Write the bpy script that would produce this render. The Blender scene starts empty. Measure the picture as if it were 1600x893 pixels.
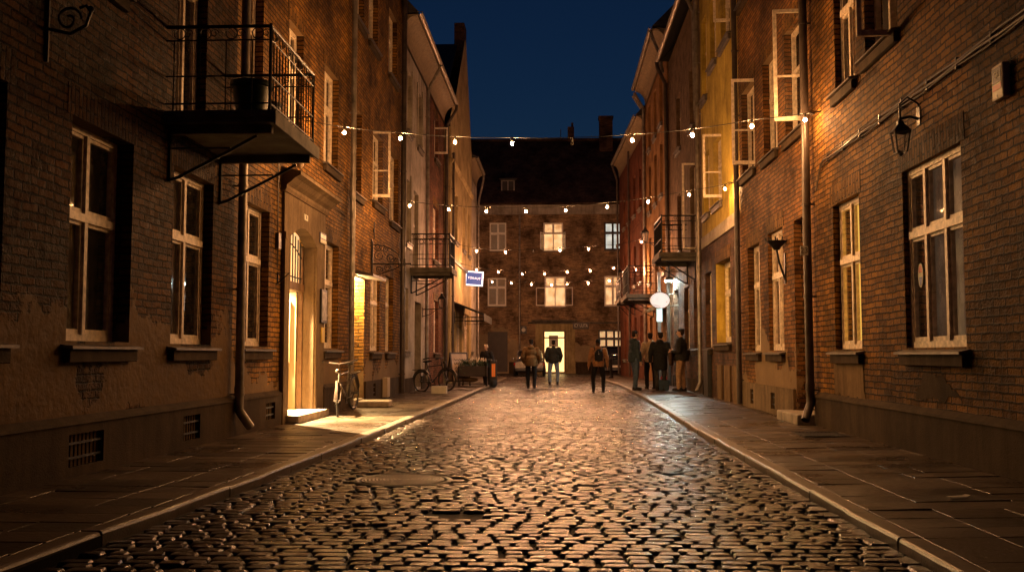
import bpy, bmesh, math, random
import numpy as np
from mathutils import Vector, Matrix, noise
random.seed(7); rnd = random.Random(11)
PI = math.pi
S = bpy.context.scene
COL = S.collection
# ------------------------------------------------------------------ camera geometry
F = 1555.0; H = 1.2
TH = math.atan(107.5/F); PS = math.atan(70/F*math.cos(TH))
_fw = (-math.sin(PS)*math.cos(TH), math.cos(PS)*math.cos(TH), math.sin(TH))
_rt = (math.cos(PS), math.sin(PS), 0)
_up = (math.sin(PS)*math.sin(TH), -math.cos(PS)*math.sin(TH), math.cos(TH))
def ray(px, py): return [_fw[i]*F+_rt[i]*(px-800)+_up[i]*(446.5-py) for i in range(3)]
def onX(px, py, X): v = ray(px, py); t = X/v[0]; return (v[1]*t, H+v[2]*t)      # survey a point on a facade
def onY(px, py, Y): v = ray(px, py); t = Y/v[1]; return (v[0]*t, H+v[2]*t)
def onZ(px, py, Z): v = ray(px, py); t = (Z-H)/v[2]; return (v[0]*t, v[1]*t)

# ------------------------------------------------------------------ materials
def newmat(name):
    m = bpy.data.materials.new(name); m.use_nodes = True
    nt = m.node_tree; b = nt.nodes['Principled BSDF']
    return m, nt, b
def N(nt, t, **kw):
    n = nt.nodes.new(t)
    for k, v in kw.items():
        if k.startswith('i_'):
            key = k[2:].replace('_', ' ')
            n.inputs[key].default_value = v
        else: setattr(n, k, v)
    return n
def L(nt, a, b): nt.links.new(a, b)
def ramp(nt, src, stops):
    r = N(nt, 'ShaderNodeValToRGB'); e = r.color_ramp.elements
    e[0].position, e[0].color = stops[0][0], (*stops[0][1], 1)
    e[1].position, e[1].color = stops[-1][0], (*stops[-1][1], 1)
    for p, c in stops[1:-1]:
        q = e.new(p); q.color = (*c, 1)
    L(nt, src, r.inputs[0]); return r.outputs[0]
def mixc(nt, fac, a, b, mode='MIX'):
    m = N(nt, 'ShaderNodeMix', data_type='RGBA', blend_type=mode)
    for s, v in ((m.inputs[0], fac), (m.inputs[6], a), (m.inputs[7], b)):
        if hasattr(v, 'node'): L(nt, v, s)
        elif isinstance(v, tuple): s.default_value = (*v, 1)
        else: s.default_value = v
    return m.outputs[2]
def mth(nt, op, a, b=0.0, clamp=False):
    m = N(nt, 'ShaderNodeMath', operation=op, use_clamp=clamp)
    for s, v in ((m.inputs[0], a), (m.inputs[1], b)):
        if hasattr(v, 'node'): L(nt, v, s)
        else: s.default_value = v
    return m.outputs[0]
def nz(nt, vec, scale, detail=4, rough=.55):
    n = N(nt, 'ShaderNodeTexNoise', i_Scale=scale, i_Detail=detail, i_Roughness=rough)
    L(nt, vec, n.inputs['Vector']); return n.outputs[0]
def plain(name, col, rough=.6, metal=0., var=.25, scale=8., bump=.1, dist=.004, spec=.5):
    m, nt, b = newmat(name)
    tc = N(nt, 'ShaderNodeTexCoord').outputs['Object']
    n = nz(nt, tc, scale, 5)
    lo = tuple(c*(1-var) for c in col); hi = tuple(min(1, c*(1+var)) for c in col)
    L(nt, ramp(nt, n, [(.3, lo), (.7, hi)]), b.inputs['Base Color'])
    b.inputs['Roughness'].default_value = rough; b.inputs['Metallic'].default_value = metal
    b.inputs['Specular IOR Level'].default_value = spec
    if bump:
        bn = N(nt, 'ShaderNodeBump', i_Strength=bump, i_Distance=dist)
        L(nt, nz(nt, tc, scale*6, 4), bn.inputs['Height']); L(nt, bn.outputs[0], b.inputs['Normal'])
    return m
def emis(name, col, strength):
    m, nt, b = newmat(name)
    b.inputs['Base Color'].default_value = (*[min(1, c) for c in col], 1)
    b.inputs['Emission Color'].default_value = (*col, 1); b.inputs['Emission Strength'].default_value = strength
    return m
def uvnode(nt):
    return N(nt, 'ShaderNodeUVMap', uv_map='uv').outputs[0]
def brick_mat(name, c1, c2, mortar, bw=.262, bh=.078, ms=.013, rotated=False, dirt=.9, patch=0., patchcol=(.3, .24, .17), bump=1., low=None):
    m, nt, b = newmat(name)
    uv = uvnode(nt)
    mp = N(nt, 'ShaderNodeMapping')
    if rotated: mp.inputs['Rotation'].default_value = (0, 0, PI/2)
    L(nt, uv, mp.inputs[0])
    wob = N(nt, 'ShaderNodeTexNoise', i_Scale=2.2, i_Detail=4.0); L(nt, uv, wob.inputs['Vector'])
    vm = N(nt, 'ShaderNodeVectorMath', operation='SCALE'); vm.inputs['Scale'].default_value = .05
    sb = N(nt, 'ShaderNodeVectorMath', operation='SUBTRACT'); sb.inputs[1].default_value = (.5, .5, .5)
    L(nt, wob.outputs['Color'], sb.inputs[0]); L(nt, sb.outputs[0], vm.inputs[0])
    wob2 = N(nt, 'ShaderNodeTexNoise', i_Scale=24., i_Detail=3.0); L(nt, uv, wob2.inputs['Vector'])
    sb2 = N(nt, 'ShaderNodeVectorMath', operation='SUBTRACT'); sb2.inputs[1].default_value = (.5, .5, .5)
    vm2 = N(nt, 'ShaderNodeVectorMath', operation='SCALE'); vm2.inputs['Scale'].default_value = .026
    L(nt, wob2.outputs['Color'], sb2.inputs[0]); L(nt, sb2.outputs[0], vm2.inputs[0])
    ad = N(nt, 'ShaderNodeVectorMath', operation='ADD'); L(nt, mp.outputs[0], ad.inputs[0]); L(nt, vm.outputs[0], ad.inputs[1])
    ad2 = N(nt, 'ShaderNodeVectorMath', operation='ADD'); L(nt, ad.outputs[0], ad2.inputs[0]); L(nt, vm2.outputs[0], ad2.inputs[1])
    bt = N(nt, 'ShaderNodeTexBrick', offset=.5, i_Scale=1.0, i_Mortar_Size=ms, i_Mortar_Smooth=.5, i_Bias=0., i_Brick_Width=bw, i_Row_Height=bh)
    bt.inputs['Color1'].default_value = (*c1, 1); bt.inputs['Color2'].default_value = (*c2, 1); bt.inputs['Mortar'].default_value = (*mortar, 1)
    L(nt, ad2.outputs[0], bt.inputs['Vector'])
    # second brick colour layer for odd burnt bricks
    bt2 = N(nt, 'ShaderNodeTexBrick', offset=.5, i_Scale=1.0, i_Mortar_Size=0.0, i_Bias=-.62, i_Brick_Width=bw, i_Row_Height=bh)
    bt2.inputs['Color1'].default_value = (1, 1, 1, 1); bt2.inputs['Color2'].default_value = (.35, .3, .3, 1); bt2.inputs['Mortar'].default_value = (1, 1, 1, 1)
    L(nt, ad2.outputs[0], bt2.inputs['Vector'])
    c = mixc(nt, 1., bt.outputs[0], bt2.outputs[0], 'MULTIPLY')
    n1 = nz(nt, uv, .8, 6, .65); n2 = nz(nt, uv, 9., 5, .6)
    c = mixc(nt, dirt, c, ramp(nt, n1, [(.36, (.22, .19, .17)), (.5, (.8, .78, .76)), (.66, (1.5, 1.4, 1.2))]), 'MULTIPLY')
    c = mixc(nt, .55, c, ramp(nt, n2, [(.3, (.5, .48, .45)), (.65, (1.2, 1.2, 1.15))]), 'MULTIPLY')
    h = mth(nt, 'SUBTRACT', 1., bt.outputs['Fac'])
    h = mth(nt, 'ADD', h, mth(nt, 'MULTIPLY', nz(nt, uv, 40., 4), .9))
    h = mth(nt, 'ADD', h, mth(nt, 'MULTIPLY', n2, 1.5))
    h = mth(nt, 'ADD', h, mth(nt, 'MULTIPLY', ramp(nt, bt2.outputs[0], [(0., (0, 0, 0)), (1., (.5, .5, .5))]), 1.))
    if patch > 0:
        pn = nz(nt, uv, .62 if low else .55, 9, .62)
        if low:
            sx = N(nt, 'ShaderNodeSeparateXYZ'); L(nt, uv, sx.inputs[0])
            pn = mth(nt, 'ADD', pn, mth(nt, 'MULTIPLY', mth(nt, 'MAXIMUM', mth(nt, 'SUBTRACT', sx.outputs[1], low[0]), -.5), -low[1]))
        mk = ramp(nt, pn, [(1-patch, (0, 0, 0)), (1-patch+.015, (1, 1, 1))])
        pc = mixc(nt, 1., ramp(nt, n2, [(.3, tuple(x*.75 for x in patchcol)), (.7, patchcol)]), ramp(nt, n1, [(.3, (.6, .6, .6)), (.7, (1.1, 1.1, 1.1))]), 'MULTIPLY')
        c = mixc(nt, mk, c, pc)
        h = mth(nt, 'ADD', mth(nt, 'MULTIPLY', h, mth(nt, 'SUBTRACT', 1., mk)), mth(nt, 'MULTIPLY', mk, mth(nt, 'ADD', 2.3, mth(nt, 'MULTIPLY', n2, .8))))
    L(nt, c, b.inputs['Base Color'])
    bn = N(nt, 'ShaderNodeBump', i_Strength=bump, i_Distance=.022); L(nt, h, bn.inputs['Height']); L(nt, bn.outputs[0], b.inputs['Normal'])
    L(nt, ramp(nt, n2, [(.3, (.6,)*3), (.7, (.85,)*3)]), b.inputs['Roughness'])
    b.inputs['Specular IOR Level'].default_value = .1
    return m
def stucco_mat(name, col, dirt=.6, stain=(.3, .26, .22), bump=.6, scale=1., rough=.85):
    m, nt, b = newmat(name)
    uv = uvnode(nt)
    n1 = nz(nt, uv, .9*scale, 7, .68); n2 = nz(nt, uv, 14., 5)
    mp = N(nt, 'ShaderNodeMapping'); mp.inputs['Scale'].default_value = (3.2, .35, 1); L(nt, uv, mp.inputs[0])
    n3 = nz(nt, mp.outputs[0], 1.6, 6, .65)
    c = mixc(nt, dirt, col, ramp(nt, n1, [(.33, tuple(c*s for c, s in zip(col, stain))), (.55, col), (.75, tuple(min(1, c*1.25) for c in col))]))
    c = mixc(nt, dirt*.8, c, ramp(nt, n3, [(.35, (.45, .42, .38)), (.6, (1, 1, 1))]), 'MULTIPLY')
    c = mixc(nt, .35, c, ramp(nt, n2, [(.35, (.7, .7, .7)), (.65, (1.15, 1.15, 1.15))]), 'MULTIPLY')
    L(nt, c, b.inputs['Base Color'])
    h = mth(nt, 'ADD', mth(nt, 'MULTIPLY', n1, 1.3), mth(nt, 'MULTIPLY', nz(nt, uv, 55., 4), .35))
    bn = N(nt, 'ShaderNodeBump', i_Strength=bump, i_Distance=.02); L(nt, h, bn.inputs['Height']); L(nt, bn.outputs[0], b.inputs['Normal'])
    b.inputs['Roughness'].default_value = rough; b.inputs['Specular IOR Level'].default_value = .12
    return m
def glass_mat(name, tint=(1, 1, 1), wav=.12):
    m, nt, b = newmat(name); nt.nodes.remove(b)
    out = nt.nodes['Material Output']
    tr = N(nt, 'ShaderNodeBsdfTransparent'); tr.inputs[0].default_value = (*tint, 1)
    gl = N(nt, 'ShaderNodeBsdfGlossy', i_Roughness=.03); gl.inputs[0].default_value = (1, 1, 1, 1)
    df = N(nt, 'ShaderNodeBsdfDiffuse'); df.inputs[0].default_value = (.35, .3, .25, 1)
    tc = N(nt, 'ShaderNodeTexCoord').outputs['Object']
    bn = N(nt, 'ShaderNodeBump', i_Strength=wav, i_Distance=.01); L(nt, nz(nt, tc, 5., 2), bn.inputs['Height'])
    lw = N(nt, 'ShaderNodeLayerWeight', i_Blend=.5)
    sch = mth(nt, 'ADD', mth(nt, 'MULTIPLY', mth(nt, 'POWER', lw.outputs['Facing'], 5.), .9), .06)
    L(nt, bn.outputs[0], gl.inputs['Normal'])
    mx = N(nt, 'ShaderNodeMixShader'); L(nt, sch, mx.inputs[0]); L(nt, tr.outputs[0], mx.inputs[1]); L(nt, gl.outputs[0], mx.inputs[2])
    # a film of dust
    mx2 = N(nt, 'ShaderNodeMixShader'); L(nt, ramp(nt, nz(nt, tc, 6., 6), [(.4, (.03,)*3), (.75, (.13,)*3)]), mx2.inputs[0]); L(nt, mx.outputs[0], mx2.inputs[1]); L(nt, df.outputs[0], mx2.inputs[2])
    L(nt, mx2.outputs[0], out.inputs[0])
    return m
def lit_mat(name, c1, c2, strength, folds=True):
    m, nt, b = newmat(name)
    tc = N(nt, 'ShaderNodeTexCoord').outputs['Object']
    mp = N(nt, 'ShaderNodeMapping'); mp.inputs['Scale'].default_value = (9, 9, .25) if folds else (1.5, 1.5, 1.5); L(nt, tc, mp.inputs[0])
    n = nz(nt, mp.outputs[0], 1.6, 4, .6)
    L(nt, ramp(nt, n, [(.32, c2), (.62, c1)]), b.inputs['Emission Color'])
    b.inputs['Base Color'].default_value = (*c1, 1)
    b.inputs['Emission Strength'].default_value = strength
    return m
M = {}
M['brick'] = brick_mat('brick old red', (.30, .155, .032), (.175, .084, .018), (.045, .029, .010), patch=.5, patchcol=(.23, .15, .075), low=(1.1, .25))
M['brick_shaded'] = brick_mat('brick shaded red', (.10, .045, .011), (.048, .021, .005), (.012, .008, .004), patch=.5, patchcol=(.17, .105, .048), low=(1.45, .14))  # darker brick copy: light falling off toward the near end, put into colour
M['brick_mid'] = brick_mat('brick half shaded', (.23, .115, .022), (.125, .058, .012), (.028, .018, .006))  # right house brick, partly darkened to put the dim near light into colour
M['lintel_shaded'] = brick_mat('brick shaded soldier', (.11, .052, .011), (.058, .026, .006), (.013, .008, .004), rotated=True)  # soldier course for the darkened walls, same shade put into the colour
M['brick_b'] = brick_mat('brick brown', (.27, .13, .038), (.17, .075, .024), (.06, .042, .022), patch=.5, patchcol=(.27, .18, .095), low=(1.25, .16))
M['brick_dk'] = brick_mat('brick sooty', (.15, .075, .045), (.10, .055, .035), (.09, .07, .055), patch=.25, patchcol=(.2, .15, .1))
M['brick_red'] = brick_mat('brick raw red', (.21, .085, .048), (.15, .06, .034), (.10, .07, .05))
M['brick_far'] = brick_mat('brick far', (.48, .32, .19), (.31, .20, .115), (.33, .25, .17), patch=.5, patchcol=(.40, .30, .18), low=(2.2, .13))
M['lintel'] = brick_mat('brick soldier', (.26, .14, .034), (.155, .077, .019), (.04, .027, .012), rotated=True)
M['plinth'] = stucco_mat('plinth render', (.065, .043, .024), .9, (.4, .38, .35), .8)
M['plaster'] = stucco_mat('old plaster', (.20, .13, .065), .9, (.5, .45, .4), .8)
M['portal'] = stucco_mat('portal render', (.19, .135, .08), .85, (.5, .45, .4), .8)
M['cream'] = stucco_mat('cream stucco', (.44, .39, .33), .7)
M['ochre'] = stucco_mat('ochre stucco', (.44, .34, .17), .75)
M['orange'] = stucco_mat('orange stucco', (.28, .145, .055), .85)
M['redst'] = stucco_mat('red stucco', (.13, .045, .024), .85)
M['yellow'] = stucco_mat('yellow stucco', (.55, .40, .08), .7)
M['brown'] = stucco_mat('brown pebble render', (.16, .105, .065), .8, bump=1.4, scale=3)
M['soffit'] = plain('soffit plaster', (.20, .145, .085), .8)
M['white'] = plain('window paint', (.66, .56, .43), .5, var=.35, scale=14, bump=.35, dist=.003)
M['far_white'] = plain('white window paint', (.85, .78, .68), .5, var=.1)
M['sill'] = plain('sill tin', (.13, .11, .095), .45, .5, .4, 6)
M['zinc'] = plain('drainpipe zinc', (.24, .21, .18), .42, .55, .45, 5, .15)
M['darkpipe'] = plain('drainpipe painted dark', (.055, .04, .032), .4, .2, .4, 5)
M['iron'] = plain('black iron', (.018, .016, .015), .45, .6, .3, 10, .2)
M['slab'] = plain('balcony concrete', (.10, .085, .065), .85, 0, .5, 4, .6, .01)
M['roof'] = brick_mat('roof tiles', (.11, .07, .052), (.08, .05, .04), (.025, .02, .02), bw=.2, bh=.16, ms=.012)
M['roof_dark'] = plain('roof sheet', (.03, .025, .025), .6, .1, .4, 3)
M['gutter'] = plain('gutter tin', (.30, .25, .19), .4, .6, .4, 6)
M['glass'] = glass_mat('window glass')
M['dark_room'] = plain('dim curtain', (.05, .04, .032), .9, 0, .7, 1.5, 0)
M['lit_yellow'] = lit_mat('lit yellow curtain', (1., .60, .12), (.80, .42, .06), 1.35)
M['lit_warm'] = lit_mat('lit warm room', (1., .66, .32), (.42, .23, .09), 1.05, False)
M['lit_cool'] = lit_mat('lit cool room', (.80, .85, .75), (.25, .30, .28), 1.1, False)
M['faint'] = lit_mat('pane reflection glow', (.085, .052, .03), (.02, .012, .007), .8, False); M['pale_curtain'] = lit_mat('net curtain faint glow', (.30, .20, .11), (.03, .02, .012), .22, False); M['lit_dim'] = lit_mat('dim lit room', (.5, .28, .10), (.05, .03, .015), .35, False)  # faint: glow in place of pane reflections; pale_curtain: glow added as if bulb-lit
M['lit_door'] = lit_mat('lit doorway', (1., .72, .30), (.95, .60, .2), 2.2, False)
for _k, _p in (('bulb_near', 6600), ('bulb_weak', 2800), ('bulb', 3600), ('bulb_far', 8500)): M[_k] = emis(_k.replace('_', ' ')+' glow', (1., .47, .165) if 'far' not in _k else (1., .44, .20), _p)
M['bulb_off'] = plain('unlit bulb glass', (.05, .045, .04), .1)
M['rubber'] = plain('black rubber', (.015, .015, .015), .6)
M['chrome'] = plain('steel', (.26, .25, .24), .35, 1., .1)
M['wood'] = plain('wood', (.16, .09, .045), .6, 0, .4, 6, .3)
M['door_dark'] = plain('dark door paint', (.035, .02, .014), .5, 0, .3, 4, .2)
M['door_white'] = plain('white door paint', (.62, .50, .30), .4, 0, .06, 6, .05)
M['hall'] = plain('hall wall', (.75, .60, .36), .8, 0, .1, 2)
M['stone'] = plain('step stone', (.26, .22, .17), .75, 0, .4, 5, .5, .01)
M['white_letter'] = emis('white letter glow', (.95, .97, 1.), 1.6)
M['paper'] = plain('pale paper', (.6, .58, .5), .7, 0, .1)
M['blackpl'] = plain('black plastic', (.02, .02, .02), .5)
M['navy'] = plain('navy enamel', (.02, .035, .09), .35)
M['redp'] = plain('red print', (.4, .03, .03), .4)
M['boxbeige'] = plain('beige plastic', (.42, .34, .25), .45, 0, .1)

# ------------------------------------------------------------------ mesh builder
ORG = {}
def ident(u, w, z): return (u, w, z)
class MB:
    """collects shapes in local (u, w, z) coordinates; P maps them to the world"""
    def __init__(s, P=ident): s.P = P; s.v = []; s.f = []; s.m = []; s.mi = 0
    def add(s, vs, fs):
        o = len(s.v); s.v += [tuple(v) for v in vs]
        s.f += [tuple(i+o for i in f) for f in fs]; s.m += [s.mi]*len(fs); return s
    def hexa(s, p):      # 8 points: bottom 4 ccw, top 4 ccw
        return s.add(p, [(0, 3, 2, 1), (4, 5, 6, 7), (0, 1, 5, 4), (1, 2, 6, 5), (2, 3, 7, 6), (3, 0, 4, 7)])
    def box(s, a0, a1, b0, b1, c0, c1):
        return s.hexa([(a0, b0, c0), (a1, b0, c0), (a1, b1, c0), (a0, b1, c0), (a0, b0, c1), (a1, b0, c1), (a1, b1, c1), (a0, b1, c1)])
    def bar(s, p, q, t, z0, z1):    # upright board between two plan points, thickness t
        d = Vector((q[0]-p[0], q[1]-p[1])); n = Vector((-d.y, d.x)).normalized()*t/2
        a = [(p[0]+n.x, p[1]+n.y), (p[0]-n.x, p[1]-n.y), (q[0]-n.x, q[1]-n.y), (q[0]+n.x, q[1]+n.y)]
        return s.hexa([(x, y, z0) for x, y in a]+[(x, y, z1) for x, y in a])
    def quad(s, *p): return s.add(p, [tuple(range(len(p)))])
    def tube(s, pts, r, n=8, caps=True, closed=False):
        pts = [Vector(p) for p in pts]; k = len(pts)
        rs = r if isinstance(r, (list, tuple)) else [r]*k
        prev = None; rings = []
        for i, p in enumerate(pts):
            if closed: t = pts[(i+1) % k]-pts[i-1]
            else: t = pts[min(i+1, k-1)]-pts[max(i-1, 0)]
            t = t.normalized() if t.length > 1e-9 else Vector((0, 0, 1))
            if prev is None:
                a = Vector((0, 0, 1)) if abs(t.z) < .9 else Vector((1, 0, 0))
                x = t.cross(a).normalized()
            else:
                x = (prev - t*prev.dot(t)).normalized()
            prev = x; y = t.cross(x)
            rings.append([p+x*rs[i]*math.cos(2*PI*j/n)+y*rs[i]*math.sin(2*PI*j/n) for j in range(n)])
        vs = [v for rg in rings for v in rg]; fs = []
        for i in range(k if closed else k-1):
            i2 = (i+1) % k
            for j in range(n):
                fs.append((i*n+j, i*n+(j+1) % n, i2*n+(j+1) % n, i2*n+j))
        if caps and not closed:
            fs.append(tuple(range(n-1, -1, -1))); fs.append(tuple((k-1)*n+j for j in range(n)))
        return s.add(vs, fs)
    def ring(s, c, R, r, ax=0, n=20, m=6, ry=None):   # torus, axis index ax
        pts = []
        for i in range(n):
            a = 2*PI*i/n; q = [R*math.cos(a), (ry or R)*math.sin(a)]
            p = list(c); k = [j for j in range(3) if j != ax]; p[k[0]] += q[0]; p[k[1]] += q[1]; pts.append(p)
        return s.tube(pts, r, m, closed=True)
    def ball(s, c, rx, ry=None, rz=None, n=12, m=8, rot=None):
        ry = ry or rx; rz = rz or rx; vs = []; fs = []
        for i in range(m+1):
            a = -PI/2+PI*i/m
            for j in range(n):
                b = 2*PI*j/n
                v = Vector((rx*math.cos(a)*math.cos(b), ry*math.cos(a)*math.sin(b), rz*math.sin(a)))
                if rot: v = rot @ v
                vs.append((c[0]+v.x, c[1]+v.y, c[2]+v.z))
        for i in range(m):
            for j in range(n): fs.append((i*n+j, i*n+(j+1) % n, (i+1)*n+(j+1) % n, (i+1)*n+j))
        return s.add(vs, fs)
    def lathe(s, c, prof, n=16):   # prof: (r, z)
        vs = []; fs = []
        for r, z in prof:
            for j in range(n): vs.append((c[0]+r*math.cos(2*PI*j/n), c[1]+r*math.sin(2*PI*j/n), c[2]+z))
        for i in range(len(prof)-1):
            for j in range(n): fs.append((i*n+j, i*n+(j+1) % n, (i+1)*n+(j+1) % n, (i+1)*n+j))
        fs.append(tuple(range(n-1, -1, -1))); fs.append(tuple((len(prof)-1)*n+j for j in range(n)))
        return s.add(vs, fs)
    def prism(s, poly, w0, w1):    # polygon in (u, z), extruded along w
        n = len(poly)
        vs = [(u, w0, z) for u, z in poly]+[(u, w1, z) for u, z in poly]
        fs = [tuple(range(n)), tuple(range(2*n-1, n-1, -1))]+[(i, (i+1) % n, (i+1) % n+n, i+n) for i in range(n)]
        return s.add(vs, fs)
    def build(s, name, mats, parent=None, smooth=False, bevel=0, local=False, uvscale=1.):
        me = bpy.data.meshes.new(name)
        org = Vector((0, 0, 0)) if (local or parent is None) else ORG.get(parent.name, Vector((0, 0, 0)))
        vs = [Vector(s.P(*v))-org for v in s.v]
        me.from_pydata(vs, [], s.f)
        if not isinstance(mats, (list, tuple)): mats = [mats]
        for m in mats: me.materials.append(M[m] if isinstance(m, str) else m)
        if len(mats) > 1: me.polygons.foreach_set('material_index', s.m)
        uvl = me.uv_layers.new(name='uv'); buf = np.zeros(len(me.loops)*2, dtype=np.float32); li = 0
        lv = s.v
        for f in s.f:
            p0, p1, p2 = Vector(lv[f[0]]), Vector(lv[f[1]]), Vector(lv[f[2]])
            nn = (p1-p0).cross(p2-p0)
            if nn.length < 1e-12 and len(f) > 3: nn = (p2-p0).cross(Vector(lv[f[3]])-p0)
            ax = max(range(3), key=lambda i: abs(nn[i]))
            for i in f:
                q = lv[i]
                a, b = ((q[1], q[2]) if ax == 0 else (q[0], q[2]) if ax == 1 else (q[0], q[1]))
                buf[li] = a*uvscale; buf[li+1] = b*uvscale; li += 2
        uvl.data.foreach_set('uv', buf)
        bm = bmesh.new(); bm.from_mesh(me); bmesh.ops.recalc_face_normals(bm, faces=bm.faces); bm.to_mesh(me); bm.free()
        if smooth:
            me.shade_smooth(); me.set_sharp_from_angle(angle=math.radians(40))
        o = bpy.data.objects.new(name, me); COL.objects.link(o)
        if parent: o.parent = parent
        ORG[o.name] = org
        if bevel:
            bv = o.modifiers.new('bevel', 'BEVEL'); bv.width = bevel; bv.segments = 2; bv.limit_method = 'ANGLE'
        return o
def tag(o, label=None, cat=None, group=None, kind=None):
    if label: o['label'] = label
    if cat: o['category'] = cat
    if group: o['group'] = group
    if kind: o['kind'] = kind
    return o
def thing(name, loc, label, cat, group=None, rz=0.):
    o = bpy.data.objects.new(name, None); COL.objects.link(o); o.location = loc; o.rotation_euler = (0, 0, rz)
    o.empty_display_size = .2
    ORG[o.name] = Vector(loc); tag(o, label, cat, group); return o
def text_mesh(name, txt, size, mat, parent, loc, xdir, zdir=(0, 0, 1), depth=.004, sx=1.0):
    cu = bpy.data.curves.new(name, 'FONT'); cu.body = txt; cu.size = size; cu.align_x = 'CENTER'; cu.align_y = 'CENTER'; cu.extrude = depth/2; cu.space_character = 1.05
    t = bpy.data.objects.new('tmp', cu); COL.objects.link(t)
    dg = bpy.context.evaluated_depsgraph_get()
    me = bpy.data.meshes.new_from_object(t.evaluated_get(dg)); me.name = name
    bpy.data.objects.remove(t); bpy.data.curves.remove(cu)
    x = Vector(xdir).normalized(); z = Vector(zdir).normalized(); y = x.cross(z)*-1
    n = x.cross(z)   # text faces along x cross z
    mt = Matrix(((x.x*sx, z.x, n.x), (x.y*sx, z.y, n.y), (x.z*sx, z.z, n.z)))
    org = ORG.get(parent.name, Vector((0, 0, 0)))
    for v in me.vertices: v.co = mt @ v.co + Vector(loc) - org
    me.materials.clear(); me.materials.append(M[mat])
    o = bpy.data.objects.new(name, me); COL.objects.link(o); o.parent = parent; ORG[o.name] = org
    return o
def frame(o, d, n):     # facade frame: origin, direction along the wall, outward normal
    def P(u, w, z): return (o[0]+d[0]*u+n[0]*w, o[1]+d[1]*u+n[1]*w, z)
    return P
def left(X): return frame((X, 0), (0, 1), (1, 0))
def right(X): return frame((X, 0), (0, 1), (-1, 0))

# ------------------------------------------------------------------ building pieces
def wall(P, bld, u0, u1, z0, z1, ops, mat, back=7., rev=.24, name='wall', sides=True):
    mb = MB(P)
    us = sorted({u0, u1, *[v for o in ops for v in o[:2]]}); zs = sorted({z0, z1, *[v for o in ops for v in o[2:4]]})
    for a, b in zip(us, us[1:]):
        for c, d in zip(zs, zs[1:]):
            um, zm = (a+b)/2, (c+d)/2
            if any(o[0] < um < o[1] and o[2] < zm < o[3] for o in ops): continue
            mb.quad((a, 0, c), (b, 0, c), (b, 0, d), (a, 0, d))
    for o in ops:
        a, b, c, d = o[:4]; r = -(o[4] if len(o) > 4 else rev)
        mb.quad((a, 0, c), (a, r, c), (a, r, d), (a, 0, d)); mb.quad((b, 0, c), (b, r, c), (b, r, d), (b, 0, d))
        mb.quad((a, 0, d), (b, 0, d), (b, r, d), (a, r, d)); mb.quad((a, 0, c), (b, 0, c), (b, r, c), (a, r, c))
    if sides:
        mb.quad((u0, 0, z0), (u0, -back, z0), (u0, -back, z1), (u0, 0, z1)); mb.quad((u1, 0, z0), (u1, -back, z0), (u1, -back, z1), (u1, 0, z1))
        mb.quad((u0, -back, z0), (u1, -back, z0), (u1, -back, z1), (u0, -back, z1)); mb.quad((u0, 0, z1), (u1, 0, z1), (u1, -back, z1), (u0, -back, z1))
    return mb.build(name, mat, bld)
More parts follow.
